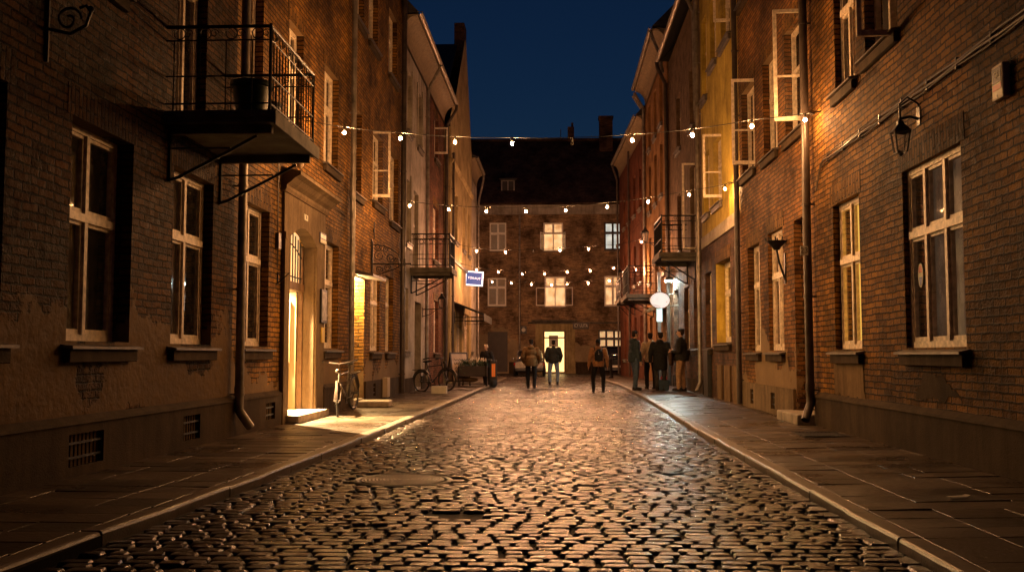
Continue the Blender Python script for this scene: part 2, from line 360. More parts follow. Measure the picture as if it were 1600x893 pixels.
def window(P, bld, u0, u1, z0, z1, cols=2, tr=.64, rev=.2, room='dark_room', fm='white', sill=True, lintel='lintel', opened=(), fw=.06, sm='sill', ledge=True, bars=False):
    """a wooden window in its opening: frame > pane, sill, curtain, lintel"""
    if lintel == 'lintel' and (bld.name == 'brick_house' and u0 < 13.6 or bld.name == 'brick_house.003' and u0 < 13): lintel = 'lintel_shaded'  # near openings take the lintel with shade put into its colour
    w0 = -rev; w1 = -rev+.07; zt = z0+(z1-z0)*tr if tr else None
    mb = MB(P)
    mb.box(u0, u0+fw, w0, w1, z0, z1); mb.box(u1-fw, u1, w0, w1, z0, z1)
    mb.box(u0+fw, u1-fw, w0, w1, z0, z0+fw*1.2); mb.box(u0+fw, u1-fw, w0, w1, z1-fw, z1)
    cw = (u1-u0)/cols
    if zt: mb.box(u0+fw, u1-fw, w0-.01, w1+.02, zt-.04, zt+.04)
    for i in range(1, cols):
        x = u0+cw*i; mb.box(x-.032, x+.032, w0+.005, w1+.015, z0+fw*1.2, z1-fw)
    zb = [z0+fw*1.2, zt-.04, zt+.04, z1-fw] if zt else [z0+fw*1.2, z1-fw]
    t = .035
    for i in range(cols):
        a = u0+(fw if i == 0 else cw*i+.032); b = u0+cw*(i+1)-(fw if i == cols-1 else .032)
        for k in range(0, len(zb), 2):
            c, d = zb[k], zb[k+1]
            if ('low' in opened and k == 0) or ('all' in opened): continue
            mb.box(a, a+t, w0+.01, w1-.015, c, d); mb.box(b-t, b, w0+.01, w1-.015, c, d)
            mb.box(a+t, b-t, w0+.01, w1-.015, c, c+t*1.4); mb.box(a+t, b-t, w0+.01, w1-.015, d-t, d)
            if bars and k == 0:
                mb.box(a+t, b-t, w0+.015, w1-.02, (c+d)/2-.012, (c+d)/2+.012)
    f = mb.build('window', fm, bld)
    if not opened: MB(P).quad((u0+fw, w0+.026, z0+fw), (u1-fw, w0+.026, z0+fw), (u1-fw, w0+.026, z1-fw), (u0+fw, w0+.026, z1-fw)).build('pane', 'glass', f)
    elif 'low' in opened and zt: MB(P).quad((u0+fw, w0+.026, zt+.03), (u1-fw, w0+.026, zt+.03), (u1-fw, w0+.026, z1-fw), (u0+fw, w0+.026, z1-fw)).build('pane', 'glass', f)
    MB(P).box(u0-.25, u1+.25, w0-.25, w0-.22, z0-.25, z1+.25).build('curtain', room, f)
    if sill:
        m2 = MB(P); e = .12
        m2.hexa([(u0-.1, w1-.02, z0-.045), (u1+.1, w1-.02, z0-.045), (u1+.1, e, z0-.075), (u0-.1, e, z0-.075), (u0-.1, w1-.02, z0-.006), (u1+.1, w1-.02, z0-.006), (u1+.1, e, z0-.05), (u0-.1, e, z0-.05)])
        m2.build('sill', sm, f)
        if ledge: MB(P).box(u0-.06, u1+.06, .004, .075, z0-.2, z0-.07).build('sill_ledge', 'plinth' if lintel != 'none' else sm, f, bevel=.01)
    if lintel and lintel != 'none':
        MB(P).box(u0-.1, u1+.1, -.1, .006, z1+.001, z1+.29).build('lintel', lintel, f)
    return f
def casement(P, win, u, z0, z1, width, ang=90., sgn=1, cross=True, mat='white', w=-.13):
    """an opened sash swung out about a vertical hinge at u"""
    a = math.radians(ang); du, dw = math.cos(a)*sgn, math.sin(a)
    def q(t): return (u+du*t, w+dw*t)
    mb = MB(P); b = .055; t = .045
    mb.bar(q(0), q(b), t, z0, z1); mb.bar(q(width-b), q(width), t, z0, z1)
    mb.bar(q(b), q(width-b), t, z0, z0+b*1.3); mb.bar(q(b), q(width-b), t, z1-b, z1)
    if cross: zc = z0+(z1-z0)*.4; mb.bar(q(b), q(width-b), t*.7, zc-.015, zc+.015)
    c = mb.build('casement', mat, win)
    p0, p1 = q(b*.8), q(width-b*.8)
    MB(P).quad((*p0, z0+b), (*p1, z0+b), (*p1, z1-b*.8), (*p0, z1-b*.8)).build('casement_pane', 'glass', win)
def drainpipe(P, bld, u, z0, z1, r=.055, mat='zinc', off=.11, shoe=-1):
    mb = MB(P)
    pts = [(u, off, z1), (u, off, z0+.42)]
    if shoe: pts += [(u, off, z0+.30), (u+shoe*.05, off+.05, z0+.20), (u+shoe*.14, off+.12, z0+.06)]
    else: pts += [(u, off, z0)]
    mb.tube(pts, r, 12, caps=False)
    z = z0+.5
    while z < z1:
        mb.tube([(u, off, z), (u, off, z+.04)], r*1.18, 12); mb.box(u-.012, u+.012, -.02, off-r, z+.005, z+.03); z += 1.45
    if shoe:
        mb.tube([(u, off, z0+.62), (u, off, z0+.55)], r*1.12, 12)
    return mb.build('drainpipe', mat, bld, smooth=True)
def scroll(mb, P0, ax1, ax2, R, r, turns=1.4, n=18, flip=1):
    pts = []
    for i in range(n+1):
        t = i/n; a = t*turns*2*PI*flip; q = R*(1-.75*t)
        pts.append(tuple(P0[k]+ax1[k]*q*math.cos(a)+ax2[k]*q*math.sin(a) for k in range(3)))
    mb.tube(pts, r, 5)
def balcony(P, bld, u0, u1, d, zs, h=1.03, th=.13, nb=.12, slabmat='slab', bottom=True, side_nb=.26):
    mb = MB(P); mb.box(u0, u1, .002, d+.06, zs-th, zs)
    mb.box(u0-.02, u1+.02, d+.062, d+.085, zs-th-.03, zs+.01)
    mb.box(u0-.024, u0-.003, .002, d+.06, zs-th*.55, zs+.012)
    if bottom: mb.box(u0+.12, u0+.2, .003, d, zs-th-.1, zs-th-.002); mb.box(u1-.2, u1-.12, .003, d, zs-th-.1, zs-th-.002)
    b = mb.build('balcony', slabmat, bld, bevel=.008)
    r = MB(P); e = .03; top = zs+h
    us, ue = u0+e, u1-e; dd = d
    path = [(us, 0, 0), (us, dd, 0), (ue, dd, 0), (ue, 0, 0)]
    for z, rr in ((top, .022), (top-.16, .010), (zs+.42, .010), (zs+.10, .012)):
        r.tube([(x, y, z) for x, y, _ in path], rr, 6)
    n = int((ue-us)/nb)
    for i in range(n+1):
        u = us+(ue-us)*i/n; r.tube([(u, dd, zs), (u, dd, top-.16)], .008, 5)
    n = max(2, int(dd/side_nb))
    for uu in (us, ue):
        for i in range(n):
            w = dd*(i+.3)/n; r.tube([(uu, w, zs), (uu, w, top-.16)], .008, 5)
        k = max(2, int(dd/.30))
        for i in range(k):
            w = dd*(i+.5)/k; r.ring((uu, w, top-.08), .065, .007, 0, 14, 5)
            scroll(r, (uu, w+.1, top-.08), (0, 1, 0), (0, 0, 1), .055, .006, 1.2)
    k = int((ue-us)/.27)
    for i in range(k):
        u = us+(ue-us)*(i+.5)/k; r.ring((u, dd, top-.08), .065, .007, 1, 14, 5); scroll(r, (u+.1, dd, top-.08), (1, 0, 0), (0, 0, 1), .05, .006, 1.2)
    for uu in (us, ue): r.tube([(uu, dd, zs-.02), (uu, dd, top+.03)], .02, 6)
    r.build('railing', 'iron', b, smooth=True)
    for uu in (u0+.16, u1-.16):
        k = MB(P); zz = zs-th-.1
        k.tube([(uu, .02, zz), (uu, .02, zz-.55)], .022, 6); k.tube([(uu, .02, zz-.53), (uu, .12, zz-.5), (uu, d*.55, zz-.22), (uu, d*.85, zz-.02)], .02, 6)
        k.tube([(uu, .02, zz-.16), (uu, d*.6, zz-.16)], .012, 5)
        k.build('bracket', 'iron', b, smooth=True)
    return b
def plinth(P, bld, u0, u1, z1, d=.06, gaps=(), holes=(), mat='plinth', cap=True, jag=None):
    cuts = [u0]+[x for g in gaps for x in g]+[u1]
    for a, b in zip(cuts[::2], cuts[1::2]):
        mb = MB(P); hs = sorted(h for h in holes if a < h[0] and h[1] < b)
        x = a
        for h in hs:
            mb.box(x, h[0], -.03, d, 0, z1); mb.box(h[0], h[1], -.03, d, 0, h[2]); mb.box(h[0], h[1], -.03, d, h[3], z1); x = h[1]
        mb.box(x, b, -.03, d, 0, z1)
        if cap: mb.hexa([(a, .002, z1), (b, .002, z1), (b, d+.018, z1), (a, d+.018, z1), (a, .002, z1+.075), (b, .002, z1+.075), (b, d+.004, z1+.028), (a, d+.004, z1+.028)])
        o = mb.build('plinth', mat, bld)
        for h in hs:
            g = MB(P); g.box(h[0], h[1], -.018, -.010, h[2], h[3]); g.build('vent_recess', 'blackpl', o)
            g = MB(P); n = max(3, int((h[1]-h[0])/.075))
            for i in range(1, n): u = h[0]+(h[1]-h[0])*i/n; g.tube([(u, d-.03, h[2]), (u, d-.03, h[3])], .007, 5)
            for t in (.28, .72): z = h[2]+(h[3]-h[2])*t; g.box(h[0], h[1], d-.028, d-.02, z-.012, z+.012)
            g.build('vent_grille', 'iron', o)
def ragged(poly, amp=.03, step=.035):
    out = []
    for i, p in enumerate(poly):
        q = poly[(i+1) % len(poly)]; ln = math.hypot(q[0]-p[0], q[1]-p[1]); k = max(1, int(ln/step))
        for j in range(k):
            t = j/k; x, z = p[0]+(q[0]-p[0])*t, p[1]+(q[1]-p[1])*t
            nx = noise.noise((x*5.1, z*5.1, 1.7))+.75*noise.noise((x*17, z*17, 3.3)); nz_ = noise.noise((x*5.1, z*5.1, 9.2))+.75*noise.noise((x*17, z*17, 6.1))
            out.append((x+nx*amp*1.6, z+nz_*amp*1.6))
    return out
def patch(P, bld, poly, th=.008, mat='plaster'):
    return MB(P).prism(ragged(poly), .001, th).build('plaster_patch', mat, bld)
def gutter(P, bld, u0, u1, w, z, r=.075, mat='gutter'):
    mb = MB(P); n = 8; k = max(2, int((u1-u0)/.45)); vs = []; fs = []
    for i in range(k+1):
        u = u0+(u1-u0)*i/k
        for j in range(n+1):
            a = PI+PI*j/n; vs.append((u, w+r*math.cos(a), z+r*math.sin(a)))
    for i in range(k):
        for j in range(n): fs.append((i*(n+1)+j, i*(n+1)+j+1, (i+1)*(n+1)+j+1, (i+1)*(n+1)+j))
    mb.add(vs, fs)
    mb.tube([(u0, w+r, z), (u1, w+r, z)], .014, 6)
    for i in range(k+1):
        u = u0+(u1-u0)*i/k; mb.box(u-.015, u+.015, w-r, w+r+.012, z+.002, z+.012)
    return mb.build('gutter', mat, bld, smooth=True)
def eave_roof(P, bld, u0, u1, z, over, rise, back, mat='roof_dark', soffit='soffit', cove=True):
    mb = MB(P)
    a = (over, z); r = (-back/2, z+rise)
    for (w0, zz0), (w1, zz1) in ((a, r), (r, (-back-over, z))):
        mb.hexa([(u0, w0, zz0-.08), (u1, w0, zz0-.08), (u1, w1, zz1-.08), (u0, w1, zz1-.08), (u0, w0, zz0), (u1, w0, zz0), (u1, w1, zz1), (u0, w1, zz1)])
    for u in (u0+.02, u1-.02): mb.quad((u, over, z-.04), (u, -back/2, z+rise-.04), (u, -back-over, z-.04))
    o = mb.build('roof', mat, bld)
    if cove:
        c = MB(P); n = 6; prof = [(.004, z-.85)]+[(.004+(over-.06)*(1-math.cos(PI/2*i/n)), z-.75+.62*math.sin(PI/2*i/n)) for i in range(n+1)]+[(over-.03, z-.09), (.004, z-.09)]
        vs = [(u0, w, q) for w, q in prof]+[(u1, w, q) for w, q in prof]; k = len(prof)
        c.add(vs, [tuple(range(k)), tuple(range(2*k-1, k-1, -1))]+[(i, (i+1) % k, (i+1) % k+k, i+k) for i in range(k)])
        c.build('cornice', soffit, bld, smooth=True)
    return o

# ================================================================== LEFT SIDE BUILDINGS
XL, XR, YF = -4.5, 4.05, 64.0
def LY(px, X=XL, py=450): return onX(px, py, X)[0]
Z0, Z1 = 1.33, 3.43           # ground floor windows
Z2, Z3 = 4.95, 6.87           # first floor windows
def near(P, u, n): return P(u, 0, 0)
# ---- L1: the big dim brick house with the balcony and the open lit door
P = left(XL)
B = thing('brick_house', (XL, 12, 0), 'tall shabby red brick house with crumbling plaster, iron balcony and an open lit front door', 'house')
gw = [(6.45, 7.85), (8.95, 10.3), (11.42, 12.78), (13.97, 15.33), (18.95, 20.3)]
uw = [(8.95, 9.9), (13.9, 14.85), (16.3, 17.25), (18.87, 20.12)]
door = (16.4, 18.28, .2, 3.45, .30)
bdoor = (11.42, 12.42, 4.02, 6.87)
tw = [(8.95, 9.9, 8.85, 10.7), (11.4, 12.4, 8.85, 10.7), (13.9, 14.85, 8.85, 10.7), (16.3, 17.25, 8.85, 10.7), (18.87, 20.12, 8.85, 10.7)]
ops = [(a, b, Z0, Z1, .36) for a, b in gw]+[(a, b, Z2, Z3) for a, b in uw]+[door, bdoor]+tw
wall(P, B, -7, 13.62, 0, 12.6, [o for o in ops if o[1] < 13.62], 'brick_shaded'); wall(P, B, 13.622, 21.35, 0, 12.6, [o for o in ops if o[0] > 13.62], 'brick')  # near part gets the darker brick, dim light put into its colour
for i, (a, b) in enumerate(gw):
    w = window(P, B, a, b, Z0, Z1, 2, .62 if i != 1 else .58, room='dark_room', bars=(i == 4), rev=.25 if i < 2 else .2)
for a, b in uw: window(P, B, a, b, Z2, Z3, 2, .62)
for a, b, c, d in tw: window(P, B, a, b, c, d, 2, .62)
wd = window(P, B, *bdoor, 2, .62, sill=False)
plinth(P, B, -7, 21.33, .56, gaps=((15.98, 18.92),), holes=((8.95, 9.65, .17, .47), (11.75, 12.3, .17, .47), (15.1, 15.6, .2, .46), (19.9, 20.3, .2, .46)))
drainpipe(P, B, 13.62, .14, 12.3, .062, 'zinc', .12, shoe=1)
drainpipe(P, B, 21.2, .14, 12.3, .06, 'zinc', .1, shoe=0)
balcony(P, B, 11.08, 13.15, 1.22, 3.98, 1.0)
eave_roof(P, B, -7, 21.35, 12.6, .45, 4, 7)
def poly(pts, X=XL): return [onX(x, y, X) for x, y in pts]
# portal round the door
pb = MB(P)
pb.box(16.02, 16.4, .004, .05, .02, 3.88); pb.box(18.28, 18.9, .004, .05, .02, 3.88)
n = 10; arch = []
for i in range(n+1):
    t = i/n; arch.append((16.4+1.88*t, 3.18+.24*math.sin(PI*t)))
pb.prism([(16.4, 3.88), (18.28, 3.88)]+arch[::-1], .004, .05)
pb.box(16.0, 16.06, .052, .075, .02, 3.1); pb.box(16.0, 16.1, .052, .085, 3.1, 3.22)
pb.box(18.262, 18.279, -.205, .003, .206, 3.4); pb.box(16.401, 16.418, -.205, .003, .206, 3.4)
po = pb.build('portal', 'portal', B, bevel=.006)
ab = MB(P); ab.prism([(16.401, 3.448), (18.279, 3.448)]+[(min(18.279, max(16.401, a)), b) for a, b in arch[::-1]], -.19, .003); ab.build('door_arch', 'portal', po)
cb = MB(P); prof = [(.004, 3.88), (.07, 3.88), (.1, 3.93), (.1, 3.98), (.17, 4.03), (.24, 4.10), (.33, 4.14), (.33, 4.20), (.004, 4.28)]
vs = [(15.94, w, z) for w, z in prof]+[(19.0, w, z) for w, z in prof]; k = len(prof)
cb.add(vs, [tuple(range(k)), tuple(range(2*k-1, k-1, -1))]+[(i, (i+1) % k, (i+1) % k+k, i+k) for i in range(k)]); cb.build('door_cornice', 'portal', B)
st = MB(P).box(16.25, 18.45, -.28, .27, .05, .205).build('doorstep', 'stone', B, bevel=.015)
# door set: frame with fan light, leaf swung inwards, hallway with lamp
d = MB(P); w0, w1 = -.30, -.21
d.box(16.401, 16.44, w0, w1, .206, 3.19); d.box(18.24, 18.279, w0, w1, .206, 3.19); d.box(16.44, 18.24, w0, w1+.03, 2.36, 2.5)
dr = d.build('door_frame', 'wood', B, bevel=.004)
lf = MB(P); a0 = 18.255
lf.box(a0-.05, a0, -1.18, -.315, .215, 2.34)
for z0_, z1_ in ((.45, .95), ):
    lf.box(a0-.064, a0-.051, -1.05, -.44, z0_, z1_)
lf.box(a0-.07, a0-.051, -1.08, -.42, 1.05, 1.1); lf.box(a0-.07, a0-.051, -1.08, -.42, 2.15, 2.2); lf.box(a0-.07, a0-.051, -.47, -.42, 1.1, 2.15); lf.box(a0-.07, a0-.051, -1.08, -1.03, 1.1, 2.15)
dl = lf.build('door', 'door_white', B, bevel=.004)
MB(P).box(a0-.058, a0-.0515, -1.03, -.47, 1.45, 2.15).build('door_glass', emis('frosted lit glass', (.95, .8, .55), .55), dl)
MB(P).box(a0-.06, a0-.0515, -.98, -.55, 1.12, 1.4).build('notice', 'paper', dl)
hd = MB(P); hd.tube([(a0-.05, -1.1, 1.28), (a0-.12, -1.1, 1.28), (a0-.12, -1.0, 1.28)], .012, 6); hd.build('handle', 'iron', dl, smooth=True)
l2 = MB(P); l2.box(16.475, 16.52, -1.15, -.315, .215, 2.34); l2.build('door', 'door_white', B)
g = MB(P)
for i in range(10): u = 16.53+1.62*i/9; g.tube([(u, -.235, 2.5), (u, -.235, 3.18+.22*math.sin(PI*(i+.5)/10.5))], .012, 6)
g.tube([(16.45, -.235, 2.6), (18.23, -.235, 2.6)], .012, 6)
g.tube([(16.45+1.78*i/12, -.235, 2.98+.20*math.sin(PI*i/12)) for i in range(13)], .012, 6)
g.build('fanlight_grille', 'iron', dr, smooth=True)
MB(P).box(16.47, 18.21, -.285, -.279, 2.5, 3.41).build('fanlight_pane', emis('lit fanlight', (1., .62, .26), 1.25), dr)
h = MB(P)
u0, u1, w0, w1, z0, z1 = 15.9, 19.1, -4.2, -.31, .2, 3.7
h.quad((u0, w0, z0), (u1, w0, z0), (u1, w1, z0), (u0, w1, z0)); h.quad((u0, w0, z1), (u1, w0, z1), (u1, w1, z1), (u0, w1, z1))
h.quad((u0, w0, z0), (u0, w1, z0), (u0, w1, z1), (u0, w0, z1)); h.quad((u1, w0, z0), (u1, w1, z0), (u1, w1, z1), (u1, w0, z1)); h.quad((u0, w0, z0), (u1, w0, z0), (u1, w0, z1), (u0, w0, z1))
h.build('hallway', 'hall', B)
hl = MB(P); hl.ball((17.6, -1.25, 3.2), .07, n=16, m=10)
hl.build('hall_lamp', emis('hall lamp glow', (1., .70, .38), 800), B, smooth=True)
sp = bpy.data.lights.new('added_beam_spot', 'SPOT'); sp.energy = 30000; sp.color = (1., .64, .29); sp.spot_size = math.radians(58); sp.spot_blend = .25; sp.shadow_soft_size = .03  # unseen spot added to throw the doorway's patch of light on the pavement
so_ = bpy.data.objects.new('added_beam_spot', sp); COL.objects.link(so_); a_, b_ = Vector(P(18.02, -1.2, 3.25)), Vector(P(16.7, .9, .1)); so_.location = a_; so_.rotation_euler = (b_-a_).to_track_quat('-Z', 'Y').to_euler()
# ---- L2: narrower brick house, lit passage
B2 = thing('brick_house', (XL, 25, 0), 'brick house with a lamp-lit doorway recess between two drainpipes and an ornate iron bracket', 'house')
rec = (21.75, 23.1, .12, 2.95, .95)
g2 = [(23.85, 25.1, 1.3, 3.2), (26.0, 27.2, 1.3, 3.3)]
f2 = [(21.4+.1, 22.6, 4.83, 6.75), (24.0, 25.4, 5.0, 6.75), (26.5, 27.9, 4.85, 6.75)]
s2 = [(21.6, 22.7, 8.8, 10.7), (23.3, 24.5, 8.8, 10.7), (26.15, 27.5, 8.8, 10.6)]
wall(P, B2, 21.352, 28.55, 0, 12.6, [rec]+[o for o in g2+f2+s2], 'brick')
window(P, B2, *g2[0], 2, .62, rev=.14, room='lit_dim')
window(P, B2, *g2[1], 2, .62)
window(P, B2, *f2[0], 2, .6); wv = window(P, B2, *f2[1], 2, .6, opened=('all',)); casement(P, wv, 24.05, 5.06, 6.7, .55, 84); window(P, B2, *f2[2], 2, .6)
for o in s2: window(P, B2, *o, 2, .6)
r = MB(P); r.quad((21.5, -.952, .12), (23.3, -.952, .12), (23.3, -.952, 3.1), (21.5, -.952, 3.1)); r.build('recess_wall', 'brick', B2)
MB(P).box(21.85, 22.95, -.95, -.9, .3, 2.5).build('door', 'door_dark', B2)
cn = MB(P); cn.hexa([(21.6, .004, 2.98), (23.35, .004, 2.98), (23.2, .48, 2.92), (21.6, .48, 2.92), (21.6, .004, 3.08), (23.35, .004, 3.08), (23.2, .48, 2.98), (21.6, .48, 2.98)])
co = cn.build('door_canopy', 'door_dark', B2)
cl = MB(P); cl.lathe((22.75, -.3, 2.82), [(.06, .0), (.07, .03), (.05, .12)], 16); cl.build('recess_lamp', emis('recess lamp glow', (1., .62, .24), 6500), B2)
MB(P).box(21.8, 23.05, -.94, .02, .05, .2).build('doorstep', 'stone', B2)
plinth(P, B2, 21.36, 28.5, .58, gaps=((21.7, 23.15),), holes=((24.1, 24.4, .2, .5),), d=.05, cap=False)
drainpipe(P, B2, 28.2, .14, 12.3, .075, 'darkpipe', .11, shoe=0)
eave_roof(P, B2, 21.352, 28.55, 12.6, .45, 4, 7)
MB(P).box(25.35, 25.75, .05, .18, .12, .62).build('meter_box', 'boxbeige', B2, bevel=.01)
# ---- L3 cream stucco
B3 = thing('stucco_house', (XL, 31, 0), 'pale cream stucco house with a deep coved eave and iron balcony on the left', 'house')
o3 = [(29.3, 30.3, 8.0, 9.8), (31.7, 32.7, 8.0, 9.8), (29.3, 30.2, 4.6, 6.5), (31.0, 32.1, 3.8, 6.4), (29.1, 30.0, 1.35, 3.2)]
d3 = (31.4, 32.9, .15, 2.9, .35)
wall(P, B3, 28.552, 33.8, 0, 11.2, o3+[d3], 'cream')
for o in o3: window(P, B3, *o, 2, .6, lintel='none', fm='white')
q = MB(P).box(31.4, 32.9, -.33, -.27, .15, 2.9); q.build('door', 'door_dark', B3)
for o in o3[:3]:
    MB(P).box(o[0]-.16, o[0]-.03, .003, .04, o[2]-.1, o[3]+.2).build('window_surround', 'cream', B3); MB(P).box(o[1]+.03, o[1]+.16, .003, .04, o[2]-.1, o[3]+.2).build('window_surround', 'cream', B3)
balcony(P, B3, 30.3, 31.75, 1.22, 3.86, 1.05, nb=.13)
drainpipe(P, B3, 33.6, .14, 10.2, .06, 'zinc', .1)
eave_roof(P, B3, 28.552, 33.8, 11.3, .45, 4.2, 7); gutter(P, B3, 28.5, 33.75, .5, 11.25)
plinth(P, B3, 28.56, 33.8, .5, gaps=((31.35, 32.95),), d=.04, cap=False)
k = MB(P); k.tube([(33.55, .5, 11.16), (33.55, .48, 11.0), (33.6, .2, 10.5), (33.6, .1, 10.2)], .055, 8); k.build('downpipe_elbow', 'zinc', B3, smooth=True)
# ---- L4 red brick
B4 = thing('brick_house', (XL, 36.5, 0), 'dark red brick house with a small open casement under its eave, before the ochre gable', 'house')
o4 = [(36.2, 37.4, 8.5, 10.1), (35.9, 37.6, 4.7, 6.7), (36.3, 37.7, 1.3, 3.2)]
wall(P, B4, 33.802, 39.5, 0, 11.2, o4, 'brick_red')
w4 = window(P, B4, *o4[0], 2, 0, opened=('all',)); casement(P, w4, 36.9, 8.75, 9.75, .55, 88, cross=False)
for o in o4[1:]: window(P, B4, *o, 2, .6, fw=.09)
drainpipe(P, B4, 39.3, .14, 10.4, .07, 'darkpipe', .12)
k = MB(P); k.tube([(39.2, .52, 11.18), (39.2, .5, 11.0), (39.25, .35, 10.75), (39.3, .12, 10.4)], .06, 8); k.build('downpipe_elbow', 'darkpipe', B4, smooth=True)
eave_roof(P, B4, 33.802, 39.4, 11.3, .45, 4.2, 7); gutter(P, B4, 33.85, 39.35, .5, 11.25)
# ---- L5 ochre, gable and awning
P5 = left(-4.25)
B5 = thing('gabled_house', (-4.25, 44, 0), 'ochre stucco house with a steep dark gable roof, shop awning and blue sign', 'house')
o5 = [(41.2, 42.4, 6.0, 8.0), (44.6, 45.8, 6.0, 8.0), (47.3, 48.3, 6.0, 8.0)]
s5 = [(40.6, 41.6, .15, 3.1), (42.2, 44.6, .6, 3.1), (45.6, 48.2, .6, 3.1)]
wall(P5, B5, 39.502, 49.4, 0, 10.4, o5+s5, 'ochre')
for o in o5: window(P5, B5, *o, 2, .6, lintel='none')
window(P5, B5, *s5[0], 1, .7, sill=False, lintel='none', fm='door_dark'); window(P5, B5, *s5[1], 2, .75, lintel='none', fm='white', room='lit_dim'); window(P5, B5, *s5[2], 2, .75, lintel='none', room='lit_dim')
gp = MB(P5); gp.prism([(39.51, 10.41), (49.39, 10.41), (49.39, 11.2), (46.2, 15.9), (45.6, 15.9), (41.8, 12.4), (39.51, 10.9)], -.02, 0); gp.build('gable', 'ochre', B5)
rf = MB(P5)
for (ua, za, ub, zb) in ((39.2, 10.8, 45.6, 15.6), (45.6, 15.6, 49.8, 10.4)):
    rf.hexa([(ua, -.36, za), (ub, -.36, zb), (ub, -7, zb), (ua, -7, za), (ua, -.36, za+.12), (ub, -.36, zb+.12), (ub, -7, zb+.12), (ua, -7, za+.12)])
ro = rf.build('roof', 'roof_dark', B5)
MB(P5).box(45.5, 46.6, -.5, -.03, 14.6, 16.7).build('chimney', 'brick_dk', ro)
m5 = MB(P5); m5.hexa([(39.6, .003, 8.95), (49.4, .003, 8.95), (49.4, .05, 8.95), (39.6, .05, 8.95), (39.6, .003, 9.15), (49.4, .003, 9.15), (49.4, .12, 9.1), (39.6, .12, 9.1)]); m5.build('string_course', 'ochre', B5)
m5 = MB(P5); m5.box(39.6, 49.4, .003, .10, 5.0, 5.15); m5.build('string_course', 'sill', B5)
aw = MB(P5); aw.hexa([(41.0, .003, 3.36), (46.0, .003, 3.36), (46.0, 1.25, 2.86), (41.0, 1.25, 2.86), (41.0, .003, 3.40), (46.0, .003, 3.40), (46.0, 1.25, 2.9), (41.0, 1.25, 2.9)])
aw.box(41.0, 46.0, 1.22, 1.25, 2.6, 2.858)
ao = aw.build('awning', plain('black awning cloth', (.02, .018, .016), .8), B5)
af = MB(P5)
for u in (41.1, 45.9): af.tube([(u, .02, 2.75), (u, 1.2, 2.75)], .02, 6); af.tube([(u, .02, 2.6), (u, 1.2, 2.62)], .014, 6); af.tube([(u, .02, 3.0), (u, .02, 2.5)], .02, 6)
af.build('awning_frame', 'iron', ao, smooth=True)
drainpipe(P5, B5, 39.9, .14, 9.4, .05, 'darkpipe', .08, shoe=0)
# ---- L6
P6 = left(-4.4)
B6 = thing('corner_house', (-4.4, 52, 0), 'narrow pale house end with a gutter elbow beyond the ochre house on the left', 'house')
wall(P6, B6, 49.402, 54.5, 0, 11.1, [(50.6, 51.8, 5.0, 6.8), (50.6, 51.8, 1.4, 3.2)], 'cream', back=5)
window(P6, B6, 50.6, 51.8, 5.0, 6.8, 2, .6, lintel='none'); window(P6, B6, 50.6, 51.8, 1.4, 3.2, 2, .6, lintel='none')
eave_roof(P6, B6, 49.402, 54.5, 11.2, .35, 1.2, 5); gutter(P6, B6, 49.45, 54.4, .4, 11.15)
k = MB(P6); k.tube([(54.3, .4, 11.05), (54.3, .38, 10.8), (54.3, .12, 9.6), (54.3, .1, .14)], .06, 8); k.build('drainpipe', 'zinc', B6, smooth=True)

# ================================================================== RIGHT SIDE BUILDINGS
R_ = right(XR)
# ---- R1
C1 = thing('brick_house', (XR, 9, 0), 'dark right brick house with a wide three-light window under a lantern', 'house')
o1 = [(10.05, 11.75, 1.28, 3.33), (13.43, 14.68, 1.28, 3.37), (6.3, 7.9, 1.28, 3.33)]
u1_ = [(13.45, 14.4, 4.98, 6.87), (11.75, 13.0, 5.08, 6.87), (9.0, 10.2, 5.08, 6.87)]
t1 = [(13.45, 14.4, 8.85, 10.7), (11.75, 13.0, 8.85, 10.7), (9, 10.2, 8.85, 10.7)]
wall(R_, C1, -7, 15.75, 0, 12.6, o1+u1_+t1, 'brick_mid')
window(R_, C1, *o1[0], 3, .63, rev=.13, room='faint'); window(R_, C1, *o1[1], 2, .6, room='lit_yellow', rev=.16); window(R_, C1, *o1[2], 3, .63)  # wide window: faint glow behind it stands in for the panes' reflection
window(R_, C1, *u1_[0], 2, .6, rev=.16); w = window(R_, C1, *u1_[1], 2, .6, opened=('all',)); casement(R_, w, 11.78, 4.98, 6.8, .60, 88); window(R_, C1, *u1_[2], 2, .6)
for o in t1: window(R_, C1, *o, 2, .6)
plinth(R_, C1, -7, 15.72, .55)
drainpipe(R_, C1, 15.72, .14, 12.3, .065, 'darkpipe', .12, shoe=-1)
eave_roof(R_, C1, -7, 15.75, 12.6, .45, 4, 7)
patch(R_, C1, [(13.35, .62), (14.75, .62), (14.8, 1.22), (13.4, 1.2)], mat='plaster')
patch(R_, C1, [(10.2, .75), (11.5, .7), (11.2, 1.0), (10.6, .95)], .006, 'plinth')
vs = MB(R_)   # round sticker on the wide window
vs.prism([(11.47+.075*math.cos(2*PI*i/20), 2.1+.14*math.sin(2*PI*i/20)) for i in range(20)], -.085, -.082)
sk = vs.build('sticker', 'paper', C1)
MB(R_).prism([(11.47+.055*math.cos(PI*i/12), 2.13+.09*math.sin(PI*i/12)) for i in range(13)], -.0815, -.0795).build('sticker_mark', 'redp', sk)
MB(R_).prism([(11.47-.045*math.cos(PI*i/12), 2.08-.1*math.sin(PI*i/12)) for i in range(13)], -.0815, -.0795).build('sticker_mark', plain('blue print', (.02, .06, .4), .4), sk)
